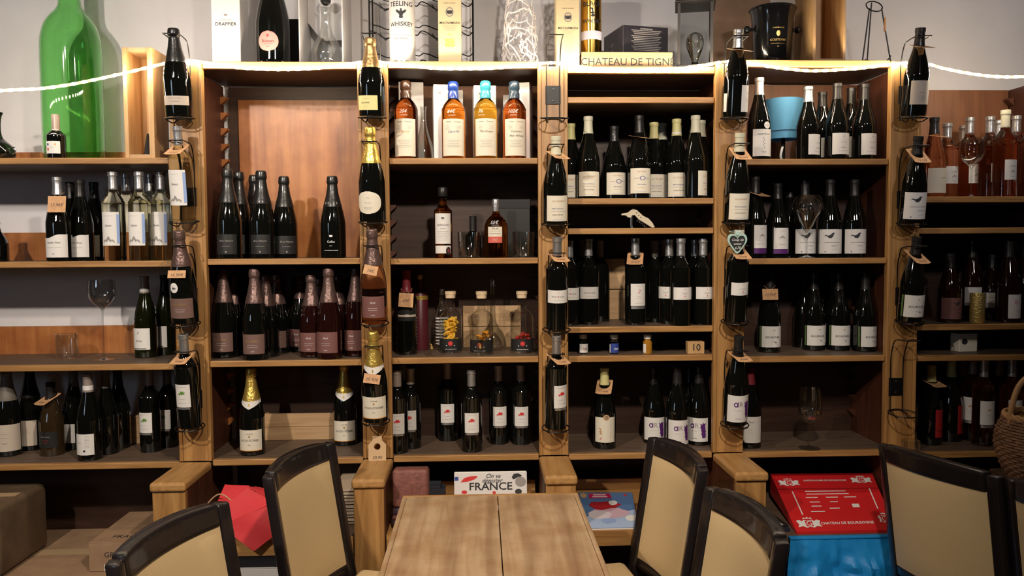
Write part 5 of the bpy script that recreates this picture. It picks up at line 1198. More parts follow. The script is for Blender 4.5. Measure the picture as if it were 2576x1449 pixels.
# 9 lantern
p = on(4, 1748, .075); p.z = Z_TOP[4] + .0005
t = thing('lantern', 'dark metal lantern with glass panes and a bulb inside', 'lantern', p, -14)
LM = mat('aged_lantern_metal', (.045, .04, .038), .4, metal=.6); hw = .056; Hh = at(1748, 17, .075).z - Z_TOP[4]
part('base', box(-hw - .006, hw + .006, -hw - .006, hw + .006, 0, .012, .002), LM, t)
for sx in (-1, 1):
    for sy in (-1, 1): part('corner_post', box(sx * hw - .005, sx * hw + .005, sy * hw - .005, sy * hw + .005, .0122, Hh), LM, t)
    part('pane', box(sx * hw - .001, sx * hw + .001, -hw + .0052, hw - .0052, .0125, Hh - .002), GLASS_THIN, t); part('pane', box(-hw + .0052, hw - .0052, sx * hw - .001, sx * hw + .001, .0125, Hh - .002), GLASS_THIN, t)
e, e2 = hw + .014, .03
part('roof', ([(-e, -e, Hh), (e, -e, Hh), (e, e, Hh), (-e, e, Hh), (-e, -e, Hh + .004), (e, -e, Hh + .004), (e, e, Hh + .004), (-e, e, Hh + .004), (-e2, -e2, Hh + .045), (e2, -e2, Hh + .045), (e2, e2, Hh + .045), (-e2, e2, Hh + .045)],
              [(3, 2, 1, 0), (0, 1, 5, 4), (1, 2, 6, 5), (2, 3, 7, 6), (3, 0, 4, 7), (4, 5, 9, 8), (5, 6, 10, 9), (6, 7, 11, 10), (7, 4, 8, 11), (8, 9, 10, 11)]), LM, t)
bl = part('bulb', lathe(fcurve([(.011, .03), (.014, .045), (.026, .075), (.031, .098), (.026, .122), (.012, .134), (0, .136)]), 24), GLASS_CLEAR, t, True)
part('bulb_base', lathe([(0, .0122), (.016, .0122), (.012, .029), (0, .029)], 20), MET_BLK, bl, True)
part('filament', tube(smooth_path([(-.006, 0, .03), (-.012, 0, .07), (-.004, .004, .105), (.003, -.004, .08), (.009, 0, .108), (.012, 0, .07), (.006, 0, .03)], 5), .0006, 5), GOLDF, bl, True)
# 10 ice bucket
p = on(5, 1942, .12)
t = thing('ice_bucket', 'black champagne bucket with gold crest and knob handles', 'ice bucket', p)
BK = mat('black_enamel_bucket', (.006, .006, .007), .12, coat=.7)
part('bucket_body', lathe([(0, 0), (.062, 0), (.066, .006), (.0735, .17), (.078, .195), (.081, .205), (.077, .205), (.0695, .17), (.061, .01), (0, .01)], 44), BK, t, True)
part('rim', tube(circle(.0805, .206, 40), .004, 8, True), BK, t, True)
for sx in (-1, 1):
    h2 = part('handle', tube([(sx * .070, 0, .135), (sx * .088, 0, .135)], .006, 10), BK, t, True)
    part('knob', ball(.0135, (sx * .094, 0, .135), 14), BK, h2, True)
cp = [(.0660, .006), (.0735, .17)]
for ink, lst in group_prints([('e', .007, .010, 0, .105, 'g'), ('t', 'CHAMPAGNE', 0, .125, .007, 'g'), ('t', 'GOUTORBE', 0, .083, .011, 'g'), ('l', .05, .0007, 0, .07, 'g'), ('t', 'AY', 0, .06, .006, 'g')]).items():
    part('emblem', join(*[wrap(g2, cp, v, u, -.05, .0008) for g2, u, v in lst]), INKS[ink], t)
a = on(5, 2003, .24)
t = thing('white_board', 'narrow white board leaning behind the champagne bucket', 'board', a)
part('board', box(-.030, .014, 0, .008, 0, .26, .001), WHITEP, t); part('edge_strip', box(-.030, .014, -.001, -.0001, 0, .006), WHITEP, t)
# 11 upright crate, wire stand
a, b2 = at(2045, 140, .03), at(2127, 140, .03)
t = upright_box('wooden_wine_box', 'upright open wooden box left of the wire cone stand', a.x, b2.x, .03, .17, Z_TOP[5] + .0005, .34, .010, .010)
p = on(5, 2197, .10)
t = thing('wire_stand', 'black wire cone stand with a round ring on top', 'stand', p)
zr = at(2197, 16, .10).z - p.z
part('top_ring', tube([(x, y * .6, zr + y * .8) for x, y, _ in circle(.029, 0, 30)], .0022, 6, True), MET_BLK, t, True)
for an in (210, 330, 90):
    c0, s0 = cos(radians(an)), sin(radians(an))
    part('leg', tube([(c0 * .026, s0 * .020, zr + s0 * .020), (c0 * .062, s0 * .05, .0)], .0024, 6), MET_BLK, t, True)
part('foot_bar', tube(smooth_path([(-.045, -.028, .018), (-.02, -.055, .004), (.02, -.055, .008), (.05, -.028, .032)], 5), .0022, 6), MET_BLK, t, True)
part('paper_tag', box(.030, .0305, -.028, -.012, zr - .095, zr - .045), KRAFT, t)

# ------------------------------------------------------------------ cards at the posts
p = at(950, 1155, -.03)
t = thing('bottle_shaped_card', 'pale wooden card with a round hole leaning on the second post', 'sign', (p.x, -.040, ARM_Z + .0005), tilt=-4)
wd, hh = .0305, at(950, 1097, -.03).z - ARM_Z
out = [(-wd, 0), (wd, 0), (wd, hh * .66), (wd * .52, hh * .84), (wd * .52, hh), (-wd * .52, hh), (-wd * .52, hh * .84), (-wd, hh * .66)]
hole = [(.0115 * cos(2 * pi * i / 16), hh * .58 + .0115 * sin(2 * pi * i / 16)) for i in range(16)][::-1]
tri = geometry.tessellate_polygon([[Vector((x, zz, 0)) for x, zz in out], [Vector((x, zz, 0)) for x, zz in hole]])
al = out + hole; n = len(al)
F2 = [tuple(q) for q in tri] + [tuple(i + n for i in q) for q in tri]
for base, m in ((0, len(out)), (len(out), len(hole))):
    F2 += [(base + i, base + (i + 1) % m, base + (i + 1) % m + n, base + i + n) for i in range(m)]
part('card', ([(x, 0, zz) for x, zz in al] + [(x, .004, zz) for x, zz in al], F2), mat('pale_birch_ply', (.62, .43, .25), .6), t)
part('lettering', xf(flat(text2('20,90', .015, .2)), T(0, -.0006, .012)), INK, t)
p = at(1855, 612, -.125)
t = thing('heart_slate', 'heart-shaped slate with pale green frame hung on the fourth post bottle', 'sign', p)
MINT = mat('mint_frame', (.42, .62, .55), .5)
hp = [(x * .033, y * .035) for x, y in [(q.x, q.y) for q in smooth_path([(x, y, 0) for x, y in HEART], 3, True)]]
part('frame', prism(hp, .005), MINT, t); part('slate', prism([(x * .80, y * .80) for x, y in hp], .0012), mat('slate_black', (.02, .02, .022), .7), t, M=T(0, -.0013, 0))
for s_, z_ in (('Coup de', .012), ('coeur', -.001), ('6,70', -.015)): part('lettering', xf(flat(j2((text2(s_, .0115, .3, .003), 0, z_))), T(0, -.0019, 0)), INKS['w'], t)
part('hook', join(box(-.007, .007, .0, .004, .027, .040, .001), tube(smooth_path([(-.006, .004, .036), (-.019, .030, .040), (0, .046, .042), (.019, .030, .040), (.006, .004, .036)], 4), .0008, 5)), MINT, t)
# ------------------------------------------------------------------ lower things
def carton(name, label, x0, x1, y0, y1, z0, z1, m, cat='carton', rz=0, group=None):
    t = thing(name, label, cat, ((x0 + x1) / 2, y0, z0 + .0005), rz, group); w = (x1 - x0) / 2; d = y1 - y0; h = z1 - z0
    part('carton_body', box(-w, w, 0, d, 0, h - .0035, .002), m, t)
    for s in (0, 1): part('flap', box(-w + .0005, w - .0005, s * (d / 2 + .0008) + .0004, d / 2 - .0008 + s * d / 2, h - .0033, h - .0003, .0008), m, t)
    return t, w, h
TAPE = mat('packing_tape', (.48, .34, .20), .25)
# left bay floor boxes
a = atz(222, 1366, .50)
zl = .40
t, w, h = carton('cardboard_box', 'long low cardboard box on the floor of the left bay', -1.80, -1.06, -.17, .30, 0, zl, CARDB)
part('tape', box(-w, w, .21, .26, h - .0002, h + .0003), TAPE, t)
t, w, h = carton('cardboard_box', 'cardboard box lettered FRAGILE beside the first post arm', a.x, -1.062, a.y, .19, zl + .0012, .50, CARDB)
g = text2('FRAGILE', .033, .1, .006)
part('lettering', ([(x - .01, y + .055, h + .0002) for x, y in g[0]], g[1]), INK, t)
for g_, x_, z_ in ((text2('GRAND', .026, .1, .003), 0, .0), (text2('DOMAINE', .014, 0, .002), 0, -.022), (poly2(CREST, .012), .062, .02)): part('lettering', xf(flat(j2((g_, x_, z_))), T(-.03, -.0006, h * .58)), INK, t)
part('paper_sticker', box(-.075, .045, -.0006, -.0001, .002, .024), WHITEP, t)
# tilted tall box at the left edge
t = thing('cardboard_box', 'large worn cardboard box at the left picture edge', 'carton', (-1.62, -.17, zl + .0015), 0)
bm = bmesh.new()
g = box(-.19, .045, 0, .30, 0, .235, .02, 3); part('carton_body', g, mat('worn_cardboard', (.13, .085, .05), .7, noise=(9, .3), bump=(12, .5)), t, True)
part('tape', box(-.19 + .02, .045 - .02, .13, .17, .2352, .2358), TAPE, t)
for sx in (-.07,): part('print', box(sx - .05, sx + .05, -.0006, -.0001, .06, .15), mat('faded_green_ink', (.16, .17, .07), .7), t)
# bay 2: napkins, stacked cloths, white cartons
REDN = mat('red_paper_napkin', (.62, .035, .045), .65, bump=(25, .3))
z = LOW_Z[2]
def sheet(pts, nu, nv, amp, seed, th=.0012):
    """bilinear quad of paper with soft waves and a real thickness; pts: 4 world corners"""
    rnd = random.Random(seed); A, B2, C2, D2 = [Vector(p) for p in pts]; V = []
    nrm = (B2 - A).cross(D2 - A).normalized(); ph = [rnd.uniform(0, 6.3) for _ in range(4)]
    for s in (0, 1):
        for j in range(nv + 1):
            for i in range(nu + 1):
                u, v = i / nu, j / nv
                p = A * (1 - u) * (1 - v) + B2 * u * (1 - v) + C2 * u * v + D2 * (1 - u) * v
                p = p + nrm * (amp * (sin(4 * u + ph[0] + 2 * v) + .6 * sin(7 * v + ph[1] - 3 * u)) + s * th); V.append(tuple(p))
    N = (nu + 1) * (nv + 1); Fc = []
    for s in (0, 1):
        for j in range(nv):
            for i in range(nu):
                k = s * N + j * (nu + 1) + i; q = (k, k + 1, k + nu + 2, k + nu + 1); Fc.append(q if s else q[::-1])
    rim = [j * (nu + 1) for j in range(nv + 1)][::-1]
    ring = list(range(nu + 1)) + [j * (nu + 1) + nu for j in range(1, nv + 1)] + [nv * (nu + 1) + i for i in range(nu - 1, -1, -1)] + [j * (nu + 1) for j in range(nv - 1, 0, -1)]
    for q, r in zip(ring, ring[1:] + ring[:1]): Fc.append((q, r, r + N, q + N))
    return V, Fc
o = at(620, 1385, -.262)
t = thing('red_bag', 'folded red paper bag with cord drooping over the low shelf', 'paper bag', o)
rel = lambda *q: [at(*p) - o for p in q]
part('front_flap', sheet(rel((552, 1325, -.262), (640, 1386, -.268), (702, 1338, -.262), (690, 1258, -.235)), 10, 10, .003, 5), REDN, t, True)
part('upper_panel', sheet(rel((548, 1286, -.225), (553, 1326, -.258), (692, 1264, -.236), (624, 1227, -.195)), 10, 8, .002, 8), REDN, t, True)
part('side_panel', sheet(rel((624, 1226, -.197), (692, 1263, -.234), (700, 1230, -.15), (640, 1226, -.14)), 8, 8, .002, 2), REDN, t, True)
part('inner_panel', sheet(rel((545, 1268, -.20), (590, 1272, -.19), (628, 1224, -.12), (566, 1218, -.12)), 8, 8, .002, 3), REDN, t, True)
part('bag_bottom', box(-.045, .07, .06, .22, at(600, 1385, -.262).z * 0 + (z - o.z) + .001, (z - o.z) + .10, .01), REDN, t, True)
part('cord', tube(smooth_path(rel((500, 1300, -.20), (530, 1258, -.20), (556, 1243, -.20), (585, 1262, -.205)), 6), .0022, 6), INKS['t'], t, True)
x = at(878, 1300, -.18).x
t = thing('folded_bags', 'sheaf of folded kraft paper bags behind the chair near the second post', 'paper bags', (x - .012, -.12, z + .003))
FB = mat('brown_kraft_bags', (.42, .33, .24), .7)
for i in range(11):
    part('folded_bag', xf(box(-.055, .022, 0, .20, 0, .0075, .002), T(.002 * sin(i * 2), .004 * cos(i * 3), .0015 + i * .0112) @ R(2.0 * sin(i * 1.7), 'Y')), FB, t)
WC = mat('white_corrugated', (.76, .74, .74), .6)
a = at(572, 1449, -.16); b2 = at(722, 1449, -.16)
t = thing('white_carton', 'open white carton with folded flaps under the low shelf', 'carton', ((a.x + b2.x) / 2, -.17, .0))
w = (b2.x - a.x) / 2; hh = at(640, 1432, -.17).z
part('carton_body', box(-w, w, 0, .26, 0, hh, .002), WC, t)
part('flap', xf(box(-w, w, 0, .10, 0, .003), T(0, .0, hh + .001) @ R(6, 'X')), WC, t); part('flap', xf(box(-w + .002, w - .05, 0, .10, 0, .003), T(0, .155, hh + .024) @ R(-7, 'X')), WC, t)
# bay 3: cushion, dark brush box, book
z = LOW_Z[3]
a = at(975, 1340, -.19); b2 = at(1078, 1340, -.19); zt = at(1020, 1182, -.14).z
MAUVE = mat('mauve_brocade', (.20, .075, .062), .55, bump=(90, .6), noise=(60, .25))
t = thing('mauve_pouch', 'mauve brocade wine pouch beside the second post arm', 'pouch', ((a.x + b2.x) / 2 + .008, -.19, z + .0095), tilt=-6)
w = (b2.x - a.x) / 2 - .008; hh = zt - z
part('pouch_body', box(-w, w, 0, .075, .06, hh, .010, 3), MAUVE, t, True)
for i, (z0, z1) in enumerate(((.001, .020), (.0205, .034), (.0345, .058))): part('folded_cloth', box(-w, w * .9, -.004 + .004 * i, .085, z0, z1, .005), (mat('plum_cloth', (.05, .028, .045), .6), MAUVE, mat('plum_cloth', (.05, .028, .045), .6))[i], t, True)
p = at(1095, 1240, .05)
t = thing('blue_grey_box', 'small slate grey box left of the cookbook', 'box', (p.x, .02, z + .0005))
hh = at(1095, 1222, .02).z - z
part('carton_body', box(-.032, .036, 0, .06, 0, hh - .012, .001), mat('slate_card', (.035, .04, .055), .6), t); part('lid', box(-.034, .020, -.001, .061, hh - .0118, hh, .001), mat('slate_card', (.035, .04, .055), .6), t)
a = at(1143, 1270, -.06); b2 = at(1326, 1270, -.06); w = (b2.x - a.x) / 2; zt = at(1235, 1190, -.04).z; hh = zt - z
t = thing('cookbook', 'white cookbook about France standing on the low shelf', 'book', ((a.x + b2.x) / 2, -.075, z + .0078), tilt=-11)
part('cover', box(-w, w, 0, .003, 0, hh, .001), BOXW, t); part('pages', box(-w + .003, w - .003, .0032, .034, .002, hh - .003), CREAMP, t); part('cover', box(-w, w, .0342, .037, 0, hh, .001), BOXW, t)
for g_, x_, z_ in ((([(x * 1.13, y) for x, y in text2('FRANCE', .036, 0, .018)[0]], text2('FRANCE', .036, 0, .018)[1]), .0, hh - .047), (text2('On va', .021, .35, .010), .008, hh - .012), (text2('déguster', .020, .35, .010), .004, hh - .0275)): part('lettering', xf(flat(j2((g_, x_, z_))), T(0, -.0006, 0)), INK, t)
part('emblem', xf(flat(j2((rect2(.013, .013), -w + .008, hh - .02), )), T(0, -.0006, 0)), INKS['b'], t)
for g_, x_, z_ in ((poly2([(-1, -.35), (-.6, .1), (0, .3), (.8, .35), (1, .25), (.6, -.05), (-.2, -.3)], .030), -w + .052, hh - .022), (ell2(.010, .006), -w + .035, hh - .066), (ell2(.006, .005), .012, hh - .069)): part('emblem', xf(flat(j2((g_, x_, z_))), T(0, -.0006, 0)), INKS['r'], t)
for g_, x_, z_ in ((poly2([(-1, .1), (-.6, .7), (.2, .8), (.9, .4), (.6, .1), (.3, .2), (-.2, -.1), (-.7, -.3)], .019), w - .034, hh - .020), (ell2(.012, .009), w - .03, hh - .067)): part('emblem', xf(flat(j2((g_, x_, z_))), T(0, -.0006, 0)), INK, t)
part('emblem', xf(flat(j2((ell2(.019, .017), w - .022, hh - .034), )), T(0, -.0004, 0)), INKS['y'], t)
# bay 4: blue magazine lying on the low shelf
z = LOW_Z[4]
q = [atz(1455, 1240, z + .004), atz(1590, 1240, z + .004), atz(1606, 1328, z + .004), atz(1478, 1331, z + .004)]
o = (q[0] + q[2]) / 2
t = thing('magazine', 'blue magazine with a red fruit dessert on its cover', 'magazine', (o.x, o.y, z + .0005))
rel2 = [(v.x - o.x, v.y - o.y) for v in q]
def quad(r, z0, z1, s=1.0): 
    return ([(x * s, y * s, z0) for x, y in r] + [(x * s, y * s, z1) for x, y in r], [(3, 2, 1, 0), (4, 5, 6, 7)] + [(i, (i + 1) % 4, (i + 1) % 4 + 4, i + 4) for i in range(4)])
part('pages', quad(rel2, 0, .0045, .995), WHITEP, t)
MB = mat('sky_blue_cover', (.10, .20, .42), .3)
part('cover', quad(rel2, .0047, .0055), MB, t)
def onq(u, v, zz=.0062):  # bilinear on the cover, u right, v toward the viewer
    A, B2, C2, D2 = [Vector((x, y, zz)) for x, y in rel2]
    return A * (1 - u) * (1 - v) + B2 * u * (1 - v) + C2 * u * v + D2 * (1 - u) * v
def cover_poly(pts, m, zz, nm='cover_print', label=None):
    tri = geometry.tessellate_polygon([[Vector((u, v, 0)) for u, v in pts]])
    part(nm, ([tuple(onq(u, v, zz)) for u, v in pts], [tuple(i) for i in tri]), m, t, label=label)
blob = lambda cu, cv, ru, rv, n=18, j=.12, s=1: [(cu + ru * (1 + j * sin(3 * k + s)) * cos(2 * pi * k / n), cv + rv * (1 + j * cos(5 * k + s)) * sin(2 * pi * k / n)) for k in range(n)]
cover_poly([(0, .72), (.2, .66), (.5, .72), (.8, .58), (1, .52), (1, 1), (0, 1)], mat('pale_blue_print', (.42, .55, .80), .4), .0059)
cover_poly(blob(.50, .62, .36, .15), mat('pink_cream_print', (.62, .42, .52), .5), .0062, label='pink whipped dessert print')
cover_poly(blob(.30, .66, .22, .12, s=2), mat('lilac_cream_print', (.70, .62, .70), .5), .0064)
cover_poly(blob(.42, .40, .28, .12, j=.2), mat('red_fruit_print', (.42, .02, .03), .4), .0066, label='red fruit print')
cover_poly(blob(.60, .33, .08, .07), INKS['w'], .0068)
cover_poly([(.19, .04), (.58, .04), (.60, .19), (.17, .19)], mat('raspberry_print', (.55, .02, .10), .4), .0062, label='raspberry title block')
cover_poly([(.26, .07), (.50, .07), (.50, .10), (.26, .10)], INKS['w'], .0066); cover_poly([(.24, .13), (.52, .13), (.52, .16), (.24, .16)], INKS['w'], .0066)
cover_poly(blob(.08, .10, .06, .08), INKS['t'], .0062); cover_poly(blob(.86, .09, .03, .035, j=0), INKS['r'], .0062)
cover_poly(blob(.90, .76, .12, .08, j=.05), INKS['w'], .0064); cover_poly(blob(.45, .82, .14, .07, j=.1), INKS['l'], .0066)
# bay 5: red carton lid with white crests, dark papers, blue paper wrap
z = LOW_Z[5]
A, B2, C2, D2 = at(1938, 1192, .13), at(2194, 1190, .13), at(2254, 1332, -.225), at(2004, 1338, -.225)
dz = .030
RED = mat('signal_red_card', (.62, .018, .022), .4)
o = Vector(((A.x + C2.x) / 2, -.04, z + .0005))
t = thing('red_carton', 'red carton printed with white lion crests on the low shelf', 'carton', o)
top = [Vector(v) - o for v in (D2, C2, B2, A)]
bot = [Vector((v.x, v.y, max(.0, v.z - .075) if i > 1 else .0)) for i, v in enumerate(top)]
def onr(u, v, e=.0007):  # u right, v from front 0 to back 1
    p = top[0] * (1 - u) * (1 - v) + top[1] * u * (1 - v) + top[2] * u * v + top[3] * (1 - u) * v
    n = (top[1] - top[0]).cross(top[3] - top[0]).normalized()
    return tuple(p + n * e)
NG = 10
gv = [onr(i / NG, j / NG, 0) for j in range(NG + 1) for i in range(NG + 1)]; gf = [(j * (NG + 1) + i, j * (NG + 1) + i + 1, (j + 1) * (NG + 1) + i + 1, (j + 1) * (NG + 1) + i) for j in range(NG) for i in range(NG)]
part('carton_top', (gv, gf), RED, t)
part('carton_body', ([tuple(v) for v in bot] + [tuple(v - Vector((0, 0, .0002))) for v in top], [(3, 2, 1, 0)] + [(i, (i + 1) % 4, (i + 1) % 4 + 4, i + 4) for i in range(4)]), RED, t)
part('fold_line', ([onr(u, v, .0009) for u, v in ((0, .70), (1, .70), (1, .715), (0, .715))], [(0, 1, 2, 3)]), mat('dark_red_crease', (.30, .01, .015), .5), t)
def rprint(g2, u0, v0, su, sv, m=INKS['w'], nm='emblem', e=.0012): part(nm, ([onr(u0 + x * su, v0 + y * sv, e) for x, y in g2[0]], g2[1]), m, t)
for u0, v0 in ((.16, .12), (.93, .17), (.14, .82), (.86, .86)):
    s = 1 if v0 < .5 else .85
    rprint(j2((poly2(CREST, 1), 0, 0), (poly2([(-1, 0), (-.6, .5), (-.3, .15), (0, .7), (.3, .15), (.6, .5), (1, 0)], .45), 0, .75)), u0, v0, min(.12, .99 - u0) * s, .10 * s)
    rprint(rect2(1, 1), u0, v0, .07 * s, .09 * s, RED, 'emblem', .0016); rprint(text2('G', 1), u0, v0, .085 * s, .11 * s, INKS['w'], 'lettering', .0020)
tx = lambda s: text2(s, 1, .1, .02)
rprint(tx('CHATEAU DE BOURGOGNE'), .54, .12, .042, .055, nm='lettering'); rprint(tx('GASTRONOMIE DE BOURGOGNE'), .50, .86, .028, .038, nm='lettering')
for i, (u0, v0, w2) in enumerate(((.46, .66, .40), (.47, .61, .42), (.30, .55, .12), (.50, .55, .12), (.68, .55, .12), (.31, .47, .10), (.50, .47, .08), (.31, .40, .10), (.48, .36, .10), (.30, .31, .14))):
    rprint(rect2(w2, .014), u0, v0, 1, 1, INKS['w'], 'print')
rprint(j2((rect2(.07, .06), 0, 0)), .70, .40, 1, 1, INKS['w'], 'print')
rg = lambda s, uu, v0, v1: [rprint(tx(c), uu + .0 * i, v0 + (v1 - v0) * i / (len(s) - 1), .03, .04, nm='lettering') for i, c in enumerate(s)]
rprint(rect2(.012, .40), .135, .46, 1, 1, INKS['w'], 'print'); rprint(rect2(.012, .36), .905, .52, 1, 1, INKS['w'], 'print')
p = at(1945, 1290, -.10)
t = thing('dark_newspaper', 'dark folded newspaper left of the red carton', 'newspaper', (p.x, -.10, z + .0005), 6)
part('sheet', box(-.026, .012, -.10, .15, 0, .012, .001), mat('navy_print', (.02, .025, .05), .6), t); part('sheet', box(-.024, .010, -.09, .14, .0122, .020, .001), BLACKP, t)
part('print', box(-.020, -.008, -.09, -.02, .0202, .0206), WHITEP, t)
BLUEP = mat('blue_tissue', (.012, .26, .68), .45, bump=(18, .9))
o = at(2125, 1449, -.27)
rel = lambda *q: [at(*p) - o for p in q]
t = thing('blue_paper', 'crumpled blue tissue paper hanging below the red carton', 'tissue paper', o)
rnd = random.Random(4); V, Fc = [], []; nu, nv = 40, 34
c0 = rel((1988, 1355, -.262), (2262, 1353, -.262), (2300, 1680, -.30), (1960, 1680, -.30))
import mathutils.noise as MN
for s in (0, 1):
    for j in range(nv + 1):
        for i in range(nu + 1):
            u, v = i / nu, j / nv
            p = c0[0] * (1 - u) * (1 - v) + c0[1] * u * (1 - v) + c0[2] * u * v + c0[3] * (1 - u) * v
            q = MN.noise(Vector((u * 5, v * 4, 1.3))) * .030 + abs(MN.noise(Vector((u * 11, v * 8, 4.1)))) * .030
            V.append((p.x, p.y - min(1, v * 5) * (.012 + q) + s * .0015, p.z))
N = (nu + 1) * (nv + 1)
for s in (0, 1):
    for j in range(nv):
        for i in range(nu):
            k = s * N + j * (nu + 1) + i; Fc.append((k, k + 1, k + nu + 2, k + nu + 1))
part('sheet', (V, Fc), BLUEP, t, True)
part('top_fold', box(c0[0].x, c0[1].x, c0[0].y - .004, c0[0].y + .018, c0[0].z - .004, c0[0].z + .003, .002), BLUEP, t, True)
# tumbler with pink candle on the fifth arm
p = atz(2290, 1152, ARM_Z)
PK = mat('pink_wax', (.75, .16, .16), .5)
t = tumbler('glass tumbler with pink candle on the rightmost post arm', (p.x, max(p.y, -.21), ARM_Z + .0005), .030, .062, group=None, name='candle_tumbler')
part('candle', lathe([(0, .0125), (.026, .0125), (.0262, .022), (0, .022)], 20), PK, t, True)

# ------------------------------------------------------------------ table
tc = [atz(1014, 1245, .75), atz(1452, 1238, .75)]
tx0, tx1, ty1 = -.232, .284, (tc[0].y + tc[1].y) / 2; ty0 = ty1 - 1.25; xm = (tx0 + tx1) / 2; W2 = (tx1 - tx0) / 2
t = thing('dining_table', 'worn oak plank table between the cream chairs', 'table', (xm, ty1, 0))
seam = .02
def plank(x0, x1, label=None):
    part('plank', box(x0, x1, -1.249, -.0165, .722, .75, .0015), TABLEW, t)
plank(-W2 + .014, seam - .0012); plank(seam + .0012, W2 - .014)
part('end_rail', box(-W2, W2, -.0155, 0, .720, .7495, .003), PINE_H, t)
for s in (-1, 1): part('edge_rail', box(s * (W2 - .0065) - .0065, s * (W2 - .0065) + .0065, -1.249, -.016, .720, .7495, .003), TABLEW, t)
for s in (-1, 1):
    part('apron', box(s * (W2 - .06) - .01, s * (W2 - .06) + .01, -1.18, -.07, .63, .7195), TABLEW, t)
for yy in (-.07, -1.18): part('apron', box(-W2 + .071, W2 - .071, yy - .01, yy + .01, .63, .7195), TABLEW, t)
for yy in (-.26, -1.0):
    part('pedestal', box(-.024, .024, yy - .024, yy + .024, .031, .7215, .003), TABLEW, t); part('foot', box(-.055, .055, yy - .055, yy + .055, 0, .03, .004), TABLEW, t)

# ------------------------------------------------------------------ chairs
def slab(u0, u1, z0, z1, th, nu, nz, w, bow, lean, top_arch=0.0, zs=.46, yb=-.19, bulge=0.0, roll=0.0):
    """curved slab of a chair back; front face toward +y"""
    V, Fc = [], []
    def P(u, zz, d):
        k = 2 * u / w
        y = yb - bow * (1 - k * k) - (zz - zs) * math.tan(radians(lean)) + d
        return (u, y, zz)
    for s in (0, 1):
        for j in range(nz + 1):
            for i in range(nu + 1):
                u = u0 + (u1 - u0) * i / nu; v = j / nz
                zt = z1 + (top_arch * (1 - (2 * u / w) ** 2) if j == nz else top_arch * (1 - (2 * u / w) ** 2) * v)
                zz = z0 + (zt - z0) * v if j < nz else zt
                e = bulge * (1 - abs(2 * i / nu - 1) ** 6) * (1 - abs(2 * v - 1) ** 8)
                V.append(P(u, zz, (th / 2 + e) if s else -(th / 2 + e * .6)))
    N = (nu + 1) * (nz + 1)
    for s in (0, 1):
        for j in range(nz):
            for i in range(nu):
                k = s * N + j * (nu + 1) + i; q = (k, k + 1, k + nu + 2, k + nu + 1); Fc.append(q if not s else q[::-1])
    ring = list(range(nu + 1)) + [j * (nu + 1) + nu for j in range(1, nz + 1)] + [nz * (nu + 1) + i for i in range(nu - 1, -1, -1)] + [j * (nu + 1) for j in range(nz - 1, 0, -1)]
    for q, r in zip(ring, ring[1:] + ring[:1]): Fc.append((q, r, r + N, q + N))
    return V, Fc
def bevel_geo(g, b, seg=2):
    bm = bmesh.new(); vs = [bm.verts.new(v) for v in g[0]]
    for f in g[1]: bm.faces.new([vs[i] for i in f])
    bmesh.ops.recalc_face_normals(bm, faces=bm.faces[:])
    es = [e for e in bm.edges if len(e.link_faces) == 2 and e.calc_face_angle(0) > 1.0]
    bmesh.ops.bevel(bm, geom=es, offset=b, segments=seg, profile=.5, affect='EDGES'); return _bmgeo(bm)
CH_TOP = .875
def make_chair(label):
    t = thing('dining_chair', label, 'chair', (0, 0, 0), group='cream dining chairs')
    w = .395; bow = .034; lean = 9
    kw = dict(w=w, bow=bow, lean=lean)
    sw = .034
    for s in (-1, 1):
        u0, u1 = (-w / 2, -w / 2 + sw) if s < 0 else (w / 2 - sw, w / 2)
        part('stile', bevel_geo(slab(u0, u1, .40, CH_TOP - .001, .032, 2, 10, **kw), .006), BLKW, t, True)
        xx = s * (w / 2 - sw / 2)
        part('leg', xf(box(-.016, .016, -.016, .016, 0, .41, .003), T(xx, -.155, .002) @ R(4, 'X')), BLKW, t)
        part('leg', xf(box(-.017, .017, -.017, .017, 0, .41, .003), T(s * .175, .178, .0005)), BLKW, t)
    part('top_rail', bevel_geo(slab(-w / 2 + sw + .0006, w / 2 - sw - .0006, CH_TOP - .052, CH_TOP, .032, 16, 4, top_arch=.012, **kw), .006), BLKW, t, True)
    part('bottom_rail', bevel_geo(slab(-w / 2 + sw + .0006, w / 2 - sw - .0006, .47, .50, .028, 12, 2, **kw), .004), BLKW, t, True)
    part('back_pad', slab(-w / 2 + sw + .001, w / 2 - sw - .001, .501, CH_TOP - .053, .024, 20, 16, top_arch=.011, bulge=.006, **kw), CREAM, t, True)
    part('seat', box(-.195, .195, -.165, .205, .425, .482, .022, 4), CREAM, t, True)
    part('seat_frame', box(-.187, .187, -.16, .198, .385, .4245, .004), BLKW, t)
    return t
def place(t, near, far, zz=CH_TOP, face=1):
    """near/far: pixel rows of the two top corners; face=+1 when the sitter faces right of near->far"""
    A, B2 = atz(*near, zz), atz(*far, zz); d = (B2 - A); d.z = 0; d.normalize()
    # local x axis runs along +-d so that local y (facing) is to the right of near->far
    fx = Vector((d.y, -d.x, 0)) * face
    ang = math.atan2(fx.y, fx.x) - pi / 2
    mid = (A + B2) / 2
    ytop = -.19 - (zz - .46) * math.tan(radians(9))
    t.location = (mid.x - fx.x * ytop, mid.y - fx.y * ytop, 0); t.rotation_euler = (0, 0, ang)
    return (B2 - A).length
c1 = make_chair('cream padded chair on the left of the table, nearer the shelves')
CW = [place(c1, (672, 1200), (832, 1110))]
def more(label, near, far, face):
    c = dup(c1, (0, 0, 0), label=label); CW.append(place(c, near, far, face=face)); return c
more('cream padded chair on the left of the table, nearer the camera', (305, 1405), (545, 1268), 1)
more('cream padded chair on the right of the table, nearer the shelves', (1768, 1182), (1642, 1098), -1)
more('cream padded chair on the right of the table, nearer the camera', (1985, 1378), (1776, 1213), -1)
